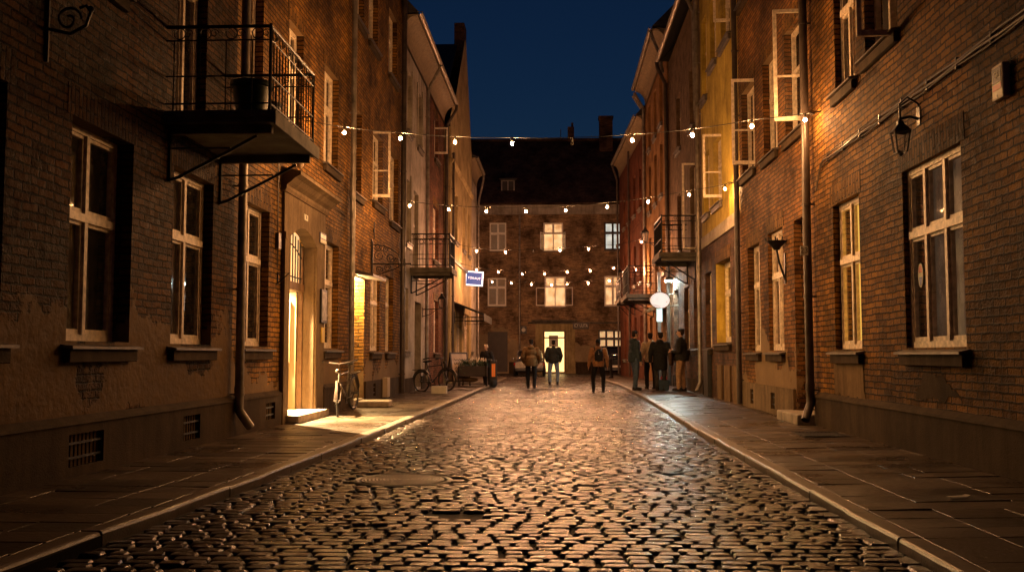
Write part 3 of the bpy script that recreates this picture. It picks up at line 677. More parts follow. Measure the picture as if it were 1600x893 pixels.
# ---- R2
C2 = thing('brick_house', (XR, 19, 0), 'brown brick house with tall open casements and a doorway behind the right drainpipe', 'house')
dr2 = (15.95, 17.1, .2, 3.48, .35)
o2 = [(17.95, 19.2, 1.28, 3.5), (20.0, 21.2, 1.28, 3.45)]
u2 = [(16.1, 17.55, 4.98, 6.87), (18.2, 19.4, 5.0, 6.87), (20.25, 21.65, 5.05, 6.87)]
t2 = [(16.1, 17.55, 8.85, 10.7), (18.2, 19.4, 8.85, 10.7), (20.25, 21.65, 8.85, 10.7)]
wall(R_, C2, 15.752, 22.0, 0, 12.6, [dr2]+o2+u2+t2, 'brick_b')
window(R_, C2, *o2[0], 2, .62, room='lit_dim', rev=.15); window(R_, C2, *o2[1], 2, .62)
w = window(R_, C2, *u2[0], 2, .6, opened=('all',)); casement(R_, w, 16.15, 5.0, 6.85, .62, 86)
window(R_, C2, *u2[1], 2, .6)
w = window(R_, C2, *u2[2], 2, .6, opened=('all',)); casement(R_, w, 20.3, 5.08, 6.85, .58, 88)
for o in t2: window(R_, C2, *o, 2, .6)
dm = MB(R_); dm.box(15.95, 16.05, -.30, -.22, .3, 3.48); dm.box(17.0, 17.1, -.30, -.22, .3, 3.48); dm.box(16.05, 17.0, -.30, -.22, 2.5, 2.6); dm.box(16.05, 17.0, -.3, -.22, 3.4, 3.48); dm.box(16.05, 17.0, -.29, -.25, .3, 2.5)
do = dm.build('door', 'white', C2); MB(R_).box(16.1, 16.95, -.248, -.24, 1.3, 2.4).build('door_panel', 'door_dark', do); MB(R_).box(16.05, 17.0, -.275, -.27, 2.6, 3.4).build('fanlight_pane', 'glass', do)
MB(R_).box(15.85, 17.3, -.34, .30, .1, .27).build('doorstep', 'stone', C2, bevel=.02)
plinth(R_, C2, 17.15, 21.98, .62, d=.05, cap=False, holes=((18.6, 18.95, .2, .5), (20.6, 20.9, .2, .5)), mat='portal')
drainpipe(R_, C2, 21.85, .14, 12.3, .06, 'darkpipe', .1, shoe=0)
eave_roof(R_, C2, 15.752, 22.0, 12.6, .45, 4, 7)
# ---- R3
C3 = thing('yellow_house', (XR, 25, 0), 'house with yellow plastered upper floors above a sooty brick ground floor', 'house')
o3 = [(23.35, 25.45, 1.5, 3.5, .36), (26.2, 27.25, 1.4, 3.4)]
wall(R_, C3, 22.002, 27.7, 0, 4.1, o3, 'brick_dk')
u3 = [(24.35, 25.6, 5.0, 6.65), (26.3, 27.3, 5.0, 6.65), (22.85, 24.2, 8.7, 10.4), (24.9, 25.9, 8.7, 10.4), (26.5, 27.4, 8.2, 10.4)]
wall(R_, C3, 22.002, 27.7, 4.4, 12.6, u3, 'yellow', name='upper_wall')
bd = MB(R_); bd.box(22.002, 27.7, -.3, .05, 4.1, 4.4); bd.build('string_course', 'cream', C3)
window(R_, C3, *o3[0][:4], 2, .62, rev=.30, room='lit_yellow', fw=.08)
MB(R_).box(25.435, 25.448, -.29, -.004, 1.5, 3.5).build('window_reveal', 'yellow', C3)
window(R_, C3, *o3[1], 2, .62)
w = window(R_, C3, *u3[0], 2, .6, lintel='none', opened=('all',)); casement(R_, w, 24.42, 5.05, 6.62, .57, 88)
window(R_, C3, *u3[1], 2, .6, lintel='none'); w = window(R_, C3, *u3[2], 2, .6, lintel='none', opened=('all',)); casement(R_, w, 22.95, 8.95, 10.3, .5, 88, cross=False)
for o in u3[3:]: window(R_, C3, *o, 2, .6, lintel='none')
pg = MB(R_)
for a, b in ((22.3, 23.0), (23.4, 24.2), (24.6, 25.2)): pg.box(a, b, -.02, .04, .05, .95)
pg.build('plinth_slab', 'plaster', C3)
drainpipe(R_, C3, 27.6, .14, 12.3, .06, 'zinc', .12, shoe=-1)
MB(R_).box(26.3, 27.0, .004, .12, .12, 1.35).build('meter_cabinet', 'blackpl', C3, bevel=.01)
eave_roof(R_, C3, 22.002, 27.7, 12.6, .45, 4, 7)
# ---- R4
C4 = thing('brown_house', (XR, 31, 0), 'dark brown rough rendered house with an iron balcony above the white lit shop lamp', 'house')
o4 = [(29.0, 30.1, 4.2, 6.85), (32.2, 33.3, 4.6, 6.5), (29.0, 30.0, 8.0, 9.8), (32.2, 33.3, 8.0, 9.8)]
g4 = [(28.6, 29.6, 1.4, 3.4), (30.6, 31.8, 1.4, 3.3), (33.3, 34.6, .15, 3.4, .6)]
wall(R_, C4, 27.702, 35.55, 0, 4.0, g4, 'brick_dk'); wall(R_, C4, 27.702, 35.55, 4.0, 11.7, o4, 'brown', name='upper_wall')
w = window(R_, C4, *o4[0], 2, .75, sill=False, lintel='none', opened=('all',)); casement(R_, w, 29.05, 4.25, 6.8, .5, 88)
for o in o4[1:]: window(R_, C4, *o, 2, .6, lintel='none')
for o in g4[:2]: window(R_, C4, *o, 2, .62)
sd = MB(R_); sd.box(33.3, 33.4, -.58, -.5, .15, 3.4); sd.box(34.5, 34.6, -.58, -.5, .15, 3.4); sd.box(33.4, 34.5, -.58, -.5, 2.5, 2.6); sd.box(33.4, 34.5, -.57, -.53, .15, .5)
so = sd.build('shop_door', 'white', C4); MB(R_).box(33.4, 34.5, -.56, -.552, .5, 2.5).build('pane', 'glass', so); MB(R_).box(33.2, 34.7, -.8, -.78, .1, 3.5).build('curtain', 'lit_cool', so)  # glowing sheet behind the door stands in for the lamp-lit jamb
balcony(R_, C4, 28.85, 31.0, 1.0, 4.15, 1.08, nb=.13)
eave_roof(R_, C4, 27.702, 35.55, 11.8, .35, 4, 7, cove=False); gutter(R_, C4, 27.75, 35.5, .4, 11.75)
k = MB(R_); k.tube([(35.4, .42, 11.7), (35.4, .4, 11.5), (35.4, .12, 10.9), (35.4, .1, .14)], .07, 8); k.build('drainpipe', 'darkpipe', C4, smooth=True)
k = MB(R_); k.tube([(27.9, .42, 11.7), (27.9, .4, 11.5), (27.9, .14, 10.9), (27.9, .12, 8.0)], .06, 8); k.build('drainpipe', 'zinc', C4, smooth=True)
plinth(R_, C4, 27.75, 35.5, .5, gaps=((33.2, 34.7),), d=.04, cap=False)
# ---- R5
R5 = right(4.0)
C5 = thing('orange_house', (4.0, 40, 0), 'orange plastered house with a low iron balcony beyond the brown house on the right', 'house')
o5 = [(37.2, 38.2, 10.0, 11.9), (39.4, 40.4, 10.0, 11.9), (41.8, 42.8, 10.0, 11.9), (37.2, 38.2, 7.3, 9.3), (39.4, 40.4, 7.3, 9.3), (41.8, 42.8, 7.3, 9.3), (39.3, 40.5, 3.5, 6.0), (42, 43, 4.3, 6.2), (36.6, 37.8, 4.3, 6.2)]
g5 = [(36.6, 37.8, .15, 2.9), (39.0, 40.4, 1.2, 2.8), (41.8, 43.0, 1.2, 2.8)]
wall(R5, C5, 35.552, 44.3, 0, 13.0, o5+g5, 'orange')
for o in o5: window(R5, C5, *o, 2, .6, lintel='none', sill=o[2] > 4, fm='wood' if o[2] > 7 else 'white')
for o in g5: window(R5, C5, *o, 2, .7, lintel='none', sill=o[2] > 1)
balcony(R5, C5, 38.3, 41.4, 1.25, 3.52, 1.1, nb=.14)
eave_roof(R5, C5, 35.552, 44.2, 13.1, .5, 4, 7); gutter(R5, C5, 35.6, 44.1, .55, 13.05)
k = MB(R5); k.tube([(35.8, .55, 13.0), (35.8, .5, 12.8), (35.75, .2, 12.0), (35.75, .12, 11.4)], .06, 8); k.tube([(44.1, .5, 12.9), (44.1, .4, 12.7), (44.1, .1, 12.2), (44.1, .1, .14)], .065, 8); k.build('drainpipe', 'zinc', C5, smooth=True)
sh = MB(R5); sh.hexa([(37.0, .004, 2.95), (38.6, .004, 2.95), (38.6, .7, 2.75), (37.0, .7, 2.75), (37.0, .004, 3.2), (38.6, .004, 3.2), (38.6, .7, 2.85), (37.0, .7, 2.85)]); sh.build('door_hood', 'plaster', C5)
# ---- R6, slightly turned
ax, ay, bx, by = 3.95, 44.302, 3.55, 56.0
dl_ = math.hypot(bx-ax, by-ay); dd = ((bx-ax)/dl_, (by-ay)/dl_)
R6 = frame((ax, ay), dd, (-dd[1], dd[0]))
C6 = thing('red_house', (3.75, 50, 0), 'red plastered corner house at the far right end of the street', 'house')
o6 = [(1.2+2.4*i, 2.2+2.4*i, z, z+1.9) for i in range(4) for z in (4.6, 8.0)]
g6 = [(1.2+2.4*i, 2.2+2.4*i, 1.0, 3.0) for i in range(4)]
wall(R6, C6, 0, dl_, 0, 11.9, o6+g6, 'redst')
for o in o6+g6: window(R6, C6, *o, 2, .6, lintel='none', fm='door_dark')
eave_roof(R6, C6, 0, dl_, 12.0, .35, 4, 7); gutter(R6, C6, 0, dl_, .4, 11.95)
k = MB(R6); k.tube([(11.6, .4, 11.9), (11.6, .35, 11.7), (11.6, .12, 11.0), (11.6, .1, .14)], .06, 8); k.tube([(5.9, .1, 11.5), (5.9, .1, .14)], .05, 8); k.build('drainpipe', 'darkpipe', C6, smooth=True)
k = MB(R6); k.tube([(.3, .45, 12.9), (.3, .2, 12.5), (.3, .0, 12.2)], .08, 8); k.build('roof_pipe', 'zinc', C6, smooth=True)
m6 = MB(R6); m6.box(0, dl_, .003, .06, 4.0, 4.15); m6.box(0, dl_, .003, .05, 7.3, 7.42); m6.build('string_course', 'redst', C6)
balcony(R6, C6, 4.0, 6.4, .7, 3.9, 1.0, nb=.14)

# ================================================================== FAR BUILDING
FP = frame((0, YF), (1, 0), (0, -1))
D = thing('brick_tenement', (0, YF, 0), 'brown brick tenement with a big dark tiled roof closing the far street end', 'house')
def fr(x0, y0, x1, y1):
    a = onY(x0, y0, YF); b = onY(x1, y1, YF); return (a[0], b[0], b[1], a[1])
FW = {'tl': fr(765, 348, 791, 392), 'tm': fr(849, 348, 880, 392), 'tr': fr(944, 347, 971, 391), 'bl': fr(762, 434, 791, 478), 'bm': fr(851, 432, 884, 479), 'br': fr(944, 431, 971, 478)}
gd = fr(762, 518, 793, 570); gd = (gd[0], gd[1], .12, gd[3]); en = fr(849, 516, 884, 583); en = (en[0], en[1], .12, en[3]); gwn = fr(935, 515, 972, 543)
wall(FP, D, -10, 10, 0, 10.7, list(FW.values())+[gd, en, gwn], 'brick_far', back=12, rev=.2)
wtl = window(FP, D, *FW['tl'], 2, .62, rev=.1, room='pale_curtain', lintel='none', ledge=False, fm='far_white')
wtm = window(FP, D, *FW['tm'], 2, .62, rev=.1, room='lit_warm', lintel='none', ledge=False, fm='far_white', opened=('low',))
wtr = window(FP, D, *FW['tr'], 2, .62, rev=.1, room='lit_cool', lintel='none', ledge=False, fm='door_dark', fw=.07)
wbl = window(FP, D, *FW['bl'], 2, .66, rev=.1, room='pale_curtain', lintel='none', ledge=False, fm='far_white')
wbm = window(FP, D, *FW['bm'], 2, .66, rev=.1, room='lit_warm', lintel='none', ledge=False, fm='far_white', opened=('low',))
wbr = window(FP, D, *FW['br'], 2, .66, rev=.1, room='lit_warm', lintel='none', ledge=False, fm='far_white')
for wn, f in ((wtm, FW['tm']), (wbm, FW['bm'])):
    zt = f[2]+(f[3]-f[2])*.64
    casement(FP, wn, f[0]+.03, f[2]+.06, zt, .62, 160 if wn is wbm else 110, sgn=1, cross=False, w=-.02, mat='far_white')
    casement(FP, wn, f[1]-.03, f[2]+.06, zt, .62, 140 if wn is wbm else 105, sgn=-1, cross=False, w=-.02, mat='far_white')
gdm = MB(FP); gdm.box(gd[0], gd[1], -.18, -.12, gd[2], gd[3]); gdm.box((gd[0]+gd[1])/2-.03, (gd[0]+gd[1])/2+.03, -.118, -.1, gd[2], gd[3]); gdm.build('gate', 'door_dark', D)
e0, e1, ez0, ez1 = en
em = MB(FP); em.box(e0, e0+.08, -.16, -.06, ez0, ez1); em.box(e1-.1, e1, -.16, -.06, ez0, ez1); em.box(e0+.08, e1-.1, -.16, -.06, ez1-.08, ez1); em.box(e0+.08, e1-.1, -.16, -.06, ez1-.50, ez1-.42)
eo = em.build('entrance_door', 'wood', D)
MB(FP).box(e0+.05, e1-.05, -.15, -.14, ez0, ez1-.05).build('door_glass', 'lit_door', eo)
MB(FP).box(e0+.35, e0+.95, -.135, -.13, 1.7, 2.45).build('notice', 'paper', eo)
window(FP, D, *gwn, 3, .5, rev=.1, room='lit_warm', lintel='none', fm='door_dark', sill=False)
cx = MB(FP); cx.box(-10, 10, .003, .16, 10.25, 10.7); cx.box(-10, 10, .003, .28, 10.702, 10.85); cx.build('cornice', 'cream', D)
ca = MB(FP); ca.box(e0-.75, e1+.75, .003, .5, 3.33, 3.42); ca.box(e0-1.0, e1+4.0, .003, .07, 3.18, 3.30); ca.build('door_canopy', 'slab', D)
ps = MB(FP); ps.box(e0-.5, e0-.001, .003, .03, .0, 3.17); ps.box(e1+.001, e1+.6, .003, .03, .0, 3.17); ps.box(e0, e1, .003, .03, ez1, 3.17); ps.build('door_surround', 'ochre', D)
rr = MB(FP); ez, rz_, rb = 10.85, 16.4, -6.5
for (wa, za, wb, zb) in ((.38, ez, rb, rz_), (rb, rz_, -13.4, ez)):
    rr.hexa([(-10, wa, za-.02), (10, wa, za-.02), (10, wb, zb-.02), (-10, wb, zb-.02), (-10, wa, za+.12), (10, wa, za+.12), (10, wb, zb+.12), (-10, wb, zb+.12)])
rr.tube([(-10, rb, rz_+.13), (10, rb, rz_+.13)], .13, 8)
ro = rr.build('roof', 'roof', D)
def rooftop(px, y, Y): a = onY(px, y, Y); return a
c0 = onY(936, 183, YF+5.5); c1 = onY(957, 237, YF+5.5)
ch = MB(FP); ch.box(c0[0], c1[0], -5.9, -5.1, 14.0, c0[1]); ch.box(c0[0]-.06, c1[0]+.06, -5.96, -5.04, c0[1]-.15, c0[1]-.02); ch.build('chimney', 'brick_dk', ro)
c0 = onY(887, 199, YF+6.5); c1 = onY(897, 217, YF+6.5)
ch = MB(FP); ch.box(c0[0], c1[0], -6.9, -6.3, 15.9, c0[1]); ch.tube([((c0[0]+c1[0])/2+.1, -6.6, c0[1]), ((c0[0]+c1[0])/2+.1, -6.6, c0[1]+.35)], .08, 8); ch.tube([(c0[0]-.5, -6.5, 16.3), (c0[0]-.5, -6.5, 17.3)], .03, 6); ch.build('chimney', 'brick_dk', ro)
a = onY(783, 282, YF+1.2); b = onY(805, 301, YF+1.2)
dm = MB(FP); dm.box(a[0], b[0], -2.6, -.9, b[1]-.4, a[1]); dm.hexa([(a[0]-.1, -2.9, a[1]+.25), (b[0]+.1, -2.9, a[1]+.25), (b[0]+.1, -.75, a[1]), (a[0]-.1, -.75, a[1]), (a[0]-.1, -2.9, a[1]+.35), (b[0]+.1, -2.9, a[1]+.35), (b[0]+.1, -.75, a[1]+.08), (a[0]-.1, -.75, a[1]+.08)])
do = dm.build('dormer', 'roof_dark', ro)
dw = MB(FP); wmid = (a[0]+b[0])/2
for x in (a[0]+.02, wmid-.04, b[0]-.1): dw.box(x, x+.08, -.899, -.86, b[1]-.05, a[1]-.05)
dw.box(a[0]+.02, b[0]-.02, -.899, -.865, b[1]-.08, b[1]); dw.box(a[0]+.02, b[0]-.02, -.899, -.865, a[1]-.1, a[1]-.03); dw.build('dormer_window', plain('grey paint', (.2, .18, .16), .6), D)
drainpipe(FP, D, onY(812, 450, YF)[0], .14, 10.2, .06, 'zinc', .1, shoe=0)
plinth(FP, D, -10, 10, .75, d=.05, gaps=((gd[0]-.1, gd[1]+.1), (e0-.55, e1+.65)), cap=False)

# ================================================================== GROUND, PAVEMENTS, ROAD
KL = [(-8, -3.3), (5, -2.98), (7, -2.90), (9.2, -2.79), (12, -2.72), (15.4, -2.67), (22, -2.60), (30, -2.54), (45, -2.5), (50, -2.5), (53, -2.9), (54.6, -4.0), (55.2, -9.5)]
KR = [(-8, 2.10), (6, 2.11), (15, 2.14), (22, 2.27), (29, 2.38), (35, 2.42), (40, 2.34), (46, 2.2), (51, 2.2), (54, 2.45), (56.2, 3.2), (57.3, 5.0), (57.6, 9.5)]
def interp(K, y):
    for (a, b), (c, d) in zip(K, K[1:]):
        if a <= y <= c: return b+(d-b)*(y-a)/(c-a)
    return K[-1][1] if y > K[-1][0] else K[0][1]
def gmat():
    return plain('dark earth', (.05, .042, .035), .9, 0, .4, .5, .5, .02)
g = MB(); g.quad((-150, -80, -.12), (150, -80, -.12), (150, 220, -.12), (-150, 220, -.12)); tag(g.build('ground', gmat()), kind='structure')
bed = MB(); bed.quad((-10, -8, -.025), (10, -8, -.025), (10, YF-.01, -.025), (-10, YF-.01, -.025))
m, nt, b = newmat('wet grit joints'); tc = N(nt, 'ShaderNodeTexCoord').outputs['Object']
n = nz(nt, tc, 30, 6); L(nt, ramp(nt, n, [(.3, (.006, .005, .004)), (.7, (.018, .014, .011))]), b.inputs['Base Color']); b.inputs['Roughness'].default_value = .75; b.inputs['Specular IOR Level'].default_value = .12
bn = N(nt, 'ShaderNodeBump', i_Strength=.8, i_Distance=.02); L(nt, n, bn.inputs['Height']); L(nt, bn.outputs[0], b.inputs['Normal'])
tag(bed.build('road_bed', m), kind='structure')
# wet stone setts
m, nt, b = newmat('wet granite setts'); tc = N(nt, 'ShaderNodeTexCoord').outputs['Object']
att = N(nt, 'ShaderNodeAttribute', attribute_name='tone'); att.attribute_type = 'GEOMETRY'
n1 = nz(nt, tc, .45, 5, .6); n2 = nz(nt, tc, 45, 5, .6)
c = ramp(nt, att.outputs['Fac'], [(0., (.028, .021, .018)), (.5, (.048, .036, .030)), (1., (.085, .063, .053))])
c = mixc(nt, .5, c, ramp(nt, n2, [(.3, (.5, .5, .5)), (.7, (1.3, 1.3, 1.3))]), 'MULTIPLY'); L(nt, c, b.inputs['Base Color'])
ro = mth(nt, 'ADD', mth(nt, 'MULTIPLY', ramp(nt, n1, [(.35, (0, 0, 0)), (.65, (1, 1, 1))]), .11), .14)
ro = mth(nt, 'ADD', ro, mth(nt, 'MULTIPLY', att.outputs['Fac'], .10)); L(nt, ro, b.inputs['Roughness'])
b.inputs['Specular IOR Level'].default_value = .2
bn = N(nt, 'ShaderNodeBump', i_Strength=.8, i_Distance=.007); L(nt, mth(nt, 'ADD', n2, mth(nt, 'MULTIPLY', nz(nt, tc, 14, 3), 1.2)), bn.inputs['Height']); L(nt, bn.outputs[0], b.inputs['Normal'])
sett_mat = m
MH = onZ(630, 748, 0); PH = onZ(712, 803, 0)
def setts():
    rg = random.Random(3); V = []; Fc = []; T = []
    k = 8
    def sett(cx, cy, hx, hy, yaw):
        z = rg.gauss(0, .0014); tx, ty = rg.gauss(0, .010), rg.gauss(0, .018); o = len(V); tone = rg.random()
        ch = min(hx, hy)*rg.uniform(.22, .4); ins = .005+rg.random()*.006
        oc = [(hx, -hy+ch), (hx, hy-ch), (hx-ch, hy), (-hx+ch, hy), (-hx, hy-ch), (-hx, -hy+ch), (-hx+ch, -hy), (hx-ch, -hy)]
        oc = [(a+rg.uniform(-.007, .007), q+rg.uniform(-.006, .006)) for a, q in oc]
        cs, sn = math.cos(yaw), math.sin(yaw)
        for f, zz in ((1., -.06), (1., -.015), (None, -.0016), (.72, .0), ):
            for a, q in oc:
                if f is None: a, q = a-math.copysign(ins, a), q-math.copysign(ins, q)
                else:
                    a, q = a*f, q*f
                zz2 = zz+z+(0 if zz < -.05 else tx*a+ty*q)
                V.append((cx+a*cs-q*sn, cy+a*sn+q*cs, zz2))
        for r in range(3):
            for j in range(k): Fc.append((o+r*k+j, o+r*k+(j+1) % k, o+(r+1)*k+(j+1) % k, o+(r+1)*k+j))
        Fc.append(tuple(o+3*k+j for j in range(k))); T.extend([tone]*(4*k))
    y = -3.0; row = 0
    while y < YF-.2:
        d = rg.uniform(.112, .128); yc = y+d/2
        xl, xr = interp(KL, min(yc, 55)), interp(KR, min(yc, 56.8))
        x = xl+.12
        xe = xr-.14
        if yc > 50: x = max(-9.5, xl+.02); xe = min(9.5, xr-.02)
        if yc > 55.2: x = -9.5
        if yc > 57.6: xe = 9.5
        x += rg.uniform(-.12, .0)
        ph = rg.uniform(0, 6)
        while x < xe:
            w = rg.choice((rg.uniform(.11, .15), rg.uniform(.14, .19), rg.uniform(.16, .23)))
            gap = rg.uniform(.012, .032)
            cx = x+w/2; cy = yc+.005*math.sin(cx*1.3+ph)+.012*noise.noise((cx*.5, yc*.4, 0))
            if cx+w/2 < xe+.12:
                skip = math.hypot(cx-MH[0], cy-MH[1]) < .53 or (abs(cx-PH[0]) < .2 and abs(cy-PH[1]) < .14)
                if not skip and rg.random() > .004: sett(cx, cy, w/2-.003, d/2-rg.uniform(.005, .009), rg.gauss(0, .014))
            x += w+gap
        y += d; row += 1
    for K, s0 in ((KR, -1),):       # gutter courses along the kerbs
        y = -3.
        while y < 49.5:
            l = rg.uniform(.2, .3)
            for c_ in (.065,):
                sett(interp(K, y+l/2)+s0*c_, y+l/2, .057, l/2-.008, -math.atan((interp(K, y+l)-interp(K, y))/l)+rg.gauss(0, .03))
            y += l+.012
    me = bpy.data.meshes.new('road'); me.from_pydata(V, [], Fc); me.materials.append(sett_mat)
    at = me.attributes.new('tone', 'FLOAT', 'POINT'); at.data.foreach_set('value', T)
    me.shade_smooth(); me.set_sharp_from_angle(angle=math.radians(22))
    o = bpy.data.objects.new('road', me); COL.objects.link(o); tag(o, kind='structure'); return o
setts()
# kerb stones and paving
kerb_mat = plain('granite kerb', (.12, .092, .066), .36, 0, .35, 7, .5, .008)
def kerb(K, sgn, ymax):
    rg = random.Random(5); mb = MB(); y = -7.; top = .07
    pts = [p for p in K]
    # walk the kerb polyline by arc length
    segs = []; 
    for (a, b_), (c, d_) in zip(K, K[1:]): segs.append(((b_, a), (d_, c), math.hypot(c-a, d_-b_)))
    tot = sum(s[2] for s in segs)
    def at(t):
        for p, q, l in segs:
            if t <= l: f = t/l; return (p[0]+(q[0]-p[0])*f, p[1]+(q[1]-p[1])*f)
            t -= l
        return segs[-1][1]
    t = .5
    while t < tot-.2:
        l = rg.uniform(.75, 1.25); p = at(t); q = at(min(tot, t+l-.012)); t += l
        dx, dy = q[0]-p[0], q[1]-p[1]; ln = math.hypot(dx, dy); nx, ny = -sgn*dy/ln*-1, sgn*dx/ln*-1
        nx, ny = (dy/ln*sgn, -dx/ln*sgn)
        j = rg.uniform(-.008, .008); tz = top+rg.uniform(-.006, .006); tz2 = top+rg.uniform(-.006, .006)
        P_ = lambda s, o, z: (p[0]+dx*s+nx*(o+j), p[1]+dy*s+ny*(o+j), z)
        b = .022
        prof = [(0, -.06), (0, -b), (b*.3, -b*.3), (b, 0), (.145, 0), (.145, -.06)]
        vs = [P_(0, o, (tz if z > -.05 else 0)+z) for o, z in prof]+[P_(1, o, (tz2 if z > -.05 else 0)+z) for o, z in prof]; k = len(prof)
        mb.add(vs, [tuple(range(k)), tuple(range(2*k-1, k-1, -1))]+[(i, (i+1) % k, (i+1) % k+k, i+k) for i in range(k)])
    o = mb.build('kerb', kerb_mat, None); tag(o, kind='structure')
kerb(KL, -1, 50); kerb(KR, 1, 50)
def slab_mat(name, col):
    m, nt, b = newmat(name); uv = uvnode(nt); n1 = nz(nt, uv, .8, 6, .65); n2 = nz(nt, uv, 26, 5)
    c = mixc(nt, .8, col, ramp(nt, n1, [(.34, (.5, .48, .45)), (.6, (1.15, 1.12, 1.1))]), 'MULTIPLY'); c = mixc(nt, .5, c, ramp(nt, n2, [(.35, (.6, .6, .6)), (.65, (1.2, 1.2, 1.2))]), 'MULTIPLY'); L(nt, c, b.inputs['Base Color'])
    L(nt, ramp(nt, n1, [(.38, (.22,)*3), (.6, (.5,)*3)]), b.inputs['Roughness']); b.inputs['Specular IOR Level'].default_value = .22
    bn = N(nt, 'ShaderNodeBump', i_Strength=.9, i_Distance=.007); L(nt, n2, bn.inputs['Height']); L(nt, bn.outputs[0], b.inputs['Normal'])
    return m
def pavement_mat(name, bw, bh, rot):
    m, nt, b = newmat(name); uv = uvnode(nt)
    wob = N(nt, 'ShaderNodeTexNoise', i_Scale=1.2, i_Detail=3.0); L(nt, uv, wob.inputs['Vector'])
    mx = N(nt, 'ShaderNodeVectorMath', operation='MULTIPLY_ADD'); mx.inputs[1].default_value = (.03, .03, 0)
    L(nt, wob.outputs['Color'], mx.inputs[0]); L(nt, uv, mx.inputs[2])
    bt = N(nt, 'ShaderNodeTexBrick', offset=.5, i_Scale=1., i_Mortar_Size=.02, i_Mortar_Smooth=.35, i_Brick_Width=bw, i_Row_Height=bh)
    bt.inputs['Color1'].default_value = (.08, .057, .038, 1); bt.inputs['Color2'].default_value = (.04, .028, .019, 1); bt.inputs['Mortar'].default_value = (.012, .01, .008, 1)
    L(nt, mx.outputs[0], bt.inputs[0])
    n1 = nz(nt, uv, .7, 6, .65); n2 = nz(nt, uv, 30, 5)
    c = mixc(nt, .8, bt.outputs[0], ramp(nt, n1, [(.32, (.45, .42, .4)), (.6, (1.1, 1.1, 1.05))]), 'MULTIPLY'); L(nt, c, b.inputs['Base Color'])
    L(nt, ramp(nt, n1, [(.35, (.22,)*3), (.6, (.45,)*3)]), b.inputs['Roughness'])
    b.inputs['Specular IOR Level'].default_value = .25
    h = mth(nt, 'ADD', mth(nt, 'MULTIPLY', mth(nt, 'SUBTRACT', 1., bt.outputs['Fac']), 1.6), mth(nt, 'ADD', mth(nt, 'MULTIPLY', n2, .35), mth(nt, 'MULTIPLY', n1, 1.)))
    bn = N(nt, 'ShaderNodeBump', i_Strength=1., i_Distance=.035); L(nt, h, bn.inputs['Height']); L(nt, bn.outputs[0], b.inputs['Normal'])
    return m
pav = pavement_mat('paving slabs', .8, .36, 0)
pavs = [slab_mat('paving slab', (.070, .050, .034)), slab_mat('pale paving slab', (.098, .072, .050)), slab_mat('dark paving slab', (.042, .030, .021))]
def pavement(K, sgn, xw, zw):
    """rows of jointed slabs across the pavement, on a dark bed"""
    rg = random.Random(9); mb = MB(); y = -6.; wx = abs(xw)
    def zat(x, p): return .071+(zw-.071)*min(1, abs(x-p)/abs(xw-p))
    while y < 49.4:
        d = rg.choice((.36, .36, .37)); p = interp(K, y+d/2)+sgn*.15; x = 0.; tot = abs(xw-p); first = True
        while x < tot:
            w = (.46 if first else .0)+(0 if first else rg.choice((.5, .72, .72, .95))); first = False; w = min(w, tot-x+.02)
            if w < .05: break
            xa, xb = p+sgn*x, p+sgn*(x+w-.007); lo, hi = min(xa, xb), max(xa, xb); y0, y1 = y+rg.uniform(0, .002), y+d-rg.uniform(.005, .010)
            dz = rg.gauss(0, .0016); t1, t2 = rg.gauss(0, .0014), rg.gauss(0, .0014); c = .003
            zz = lambda X, a, b: zat(X, p)+dz+t1*a+t2*b
            vs = [(lo, y0, -.05), (hi, y0, -.05), (hi, y1, -.05), (lo, y1, -.05),
                  (lo, y0, zz(lo, -1, -1)-c), (hi, y0, zz(hi, 1, -1)-c), (hi, y1, zz(hi, 1, 1)-c), (lo, y1, zz(lo, -1, 1)-c),
                  (lo+c, y0+c, zz(lo, -1, -1)), (hi-c, y0+c, zz(hi, 1, -1)), (hi-c, y1-c, zz(hi, 1, 1)), (lo+c, y1-c, zz(lo, -1, 1))]
            mb.add(vs, [(0, 1, 5, 4), (1, 2, 6, 5), (2, 3, 7, 6), (3, 0, 4, 7), (4, 5, 9, 8), (5, 6, 10, 9), (6, 7, 11, 10), (7, 4, 8, 11), (8, 9, 10, 11)])
            mb.mi = rg.choice((0, 0, 1, 2)); mb.m[-9:] = [mb.mi]*9
            x += w
        y += d
    tag(mb.build('pavement', pavs, None), kind='structure')
    b_ = MB(); b_.box(min(xw, interp(K, 20)+sgn*.3), max(xw, interp(K, 20)+sgn*.3), -6, 49.4, -.06, .045); tag(b_.build('pavement_bed', plain('joint grit', (.01, .008, .006), .95, spec=.05), None), kind='structure')
pavement(KL, -1, -5.6, .082); pavement(KR, 1, 4.5, .122)
for K, sgn, xw, zw in ((KL, -1, -9., .082), (KR, 1, 9., .11)):     # rounded pavement corners at the cross street
    mb = MB(); pts = [(x+sgn*.147, y-.1) for y, x in K if y >= 50]; y0 = 49.4
    poly_ = [(xw, y0, zw), (interp(K, y0)+sgn*.147, y0, .0695)]+[(x, y, .07) for x, y in pts]+([(xw, pts[-1][1], .075)])
    mb.add(poly_, [tuple(range(len(poly_)))]); tag(mb.build('pavement', pav, None), kind='structure')
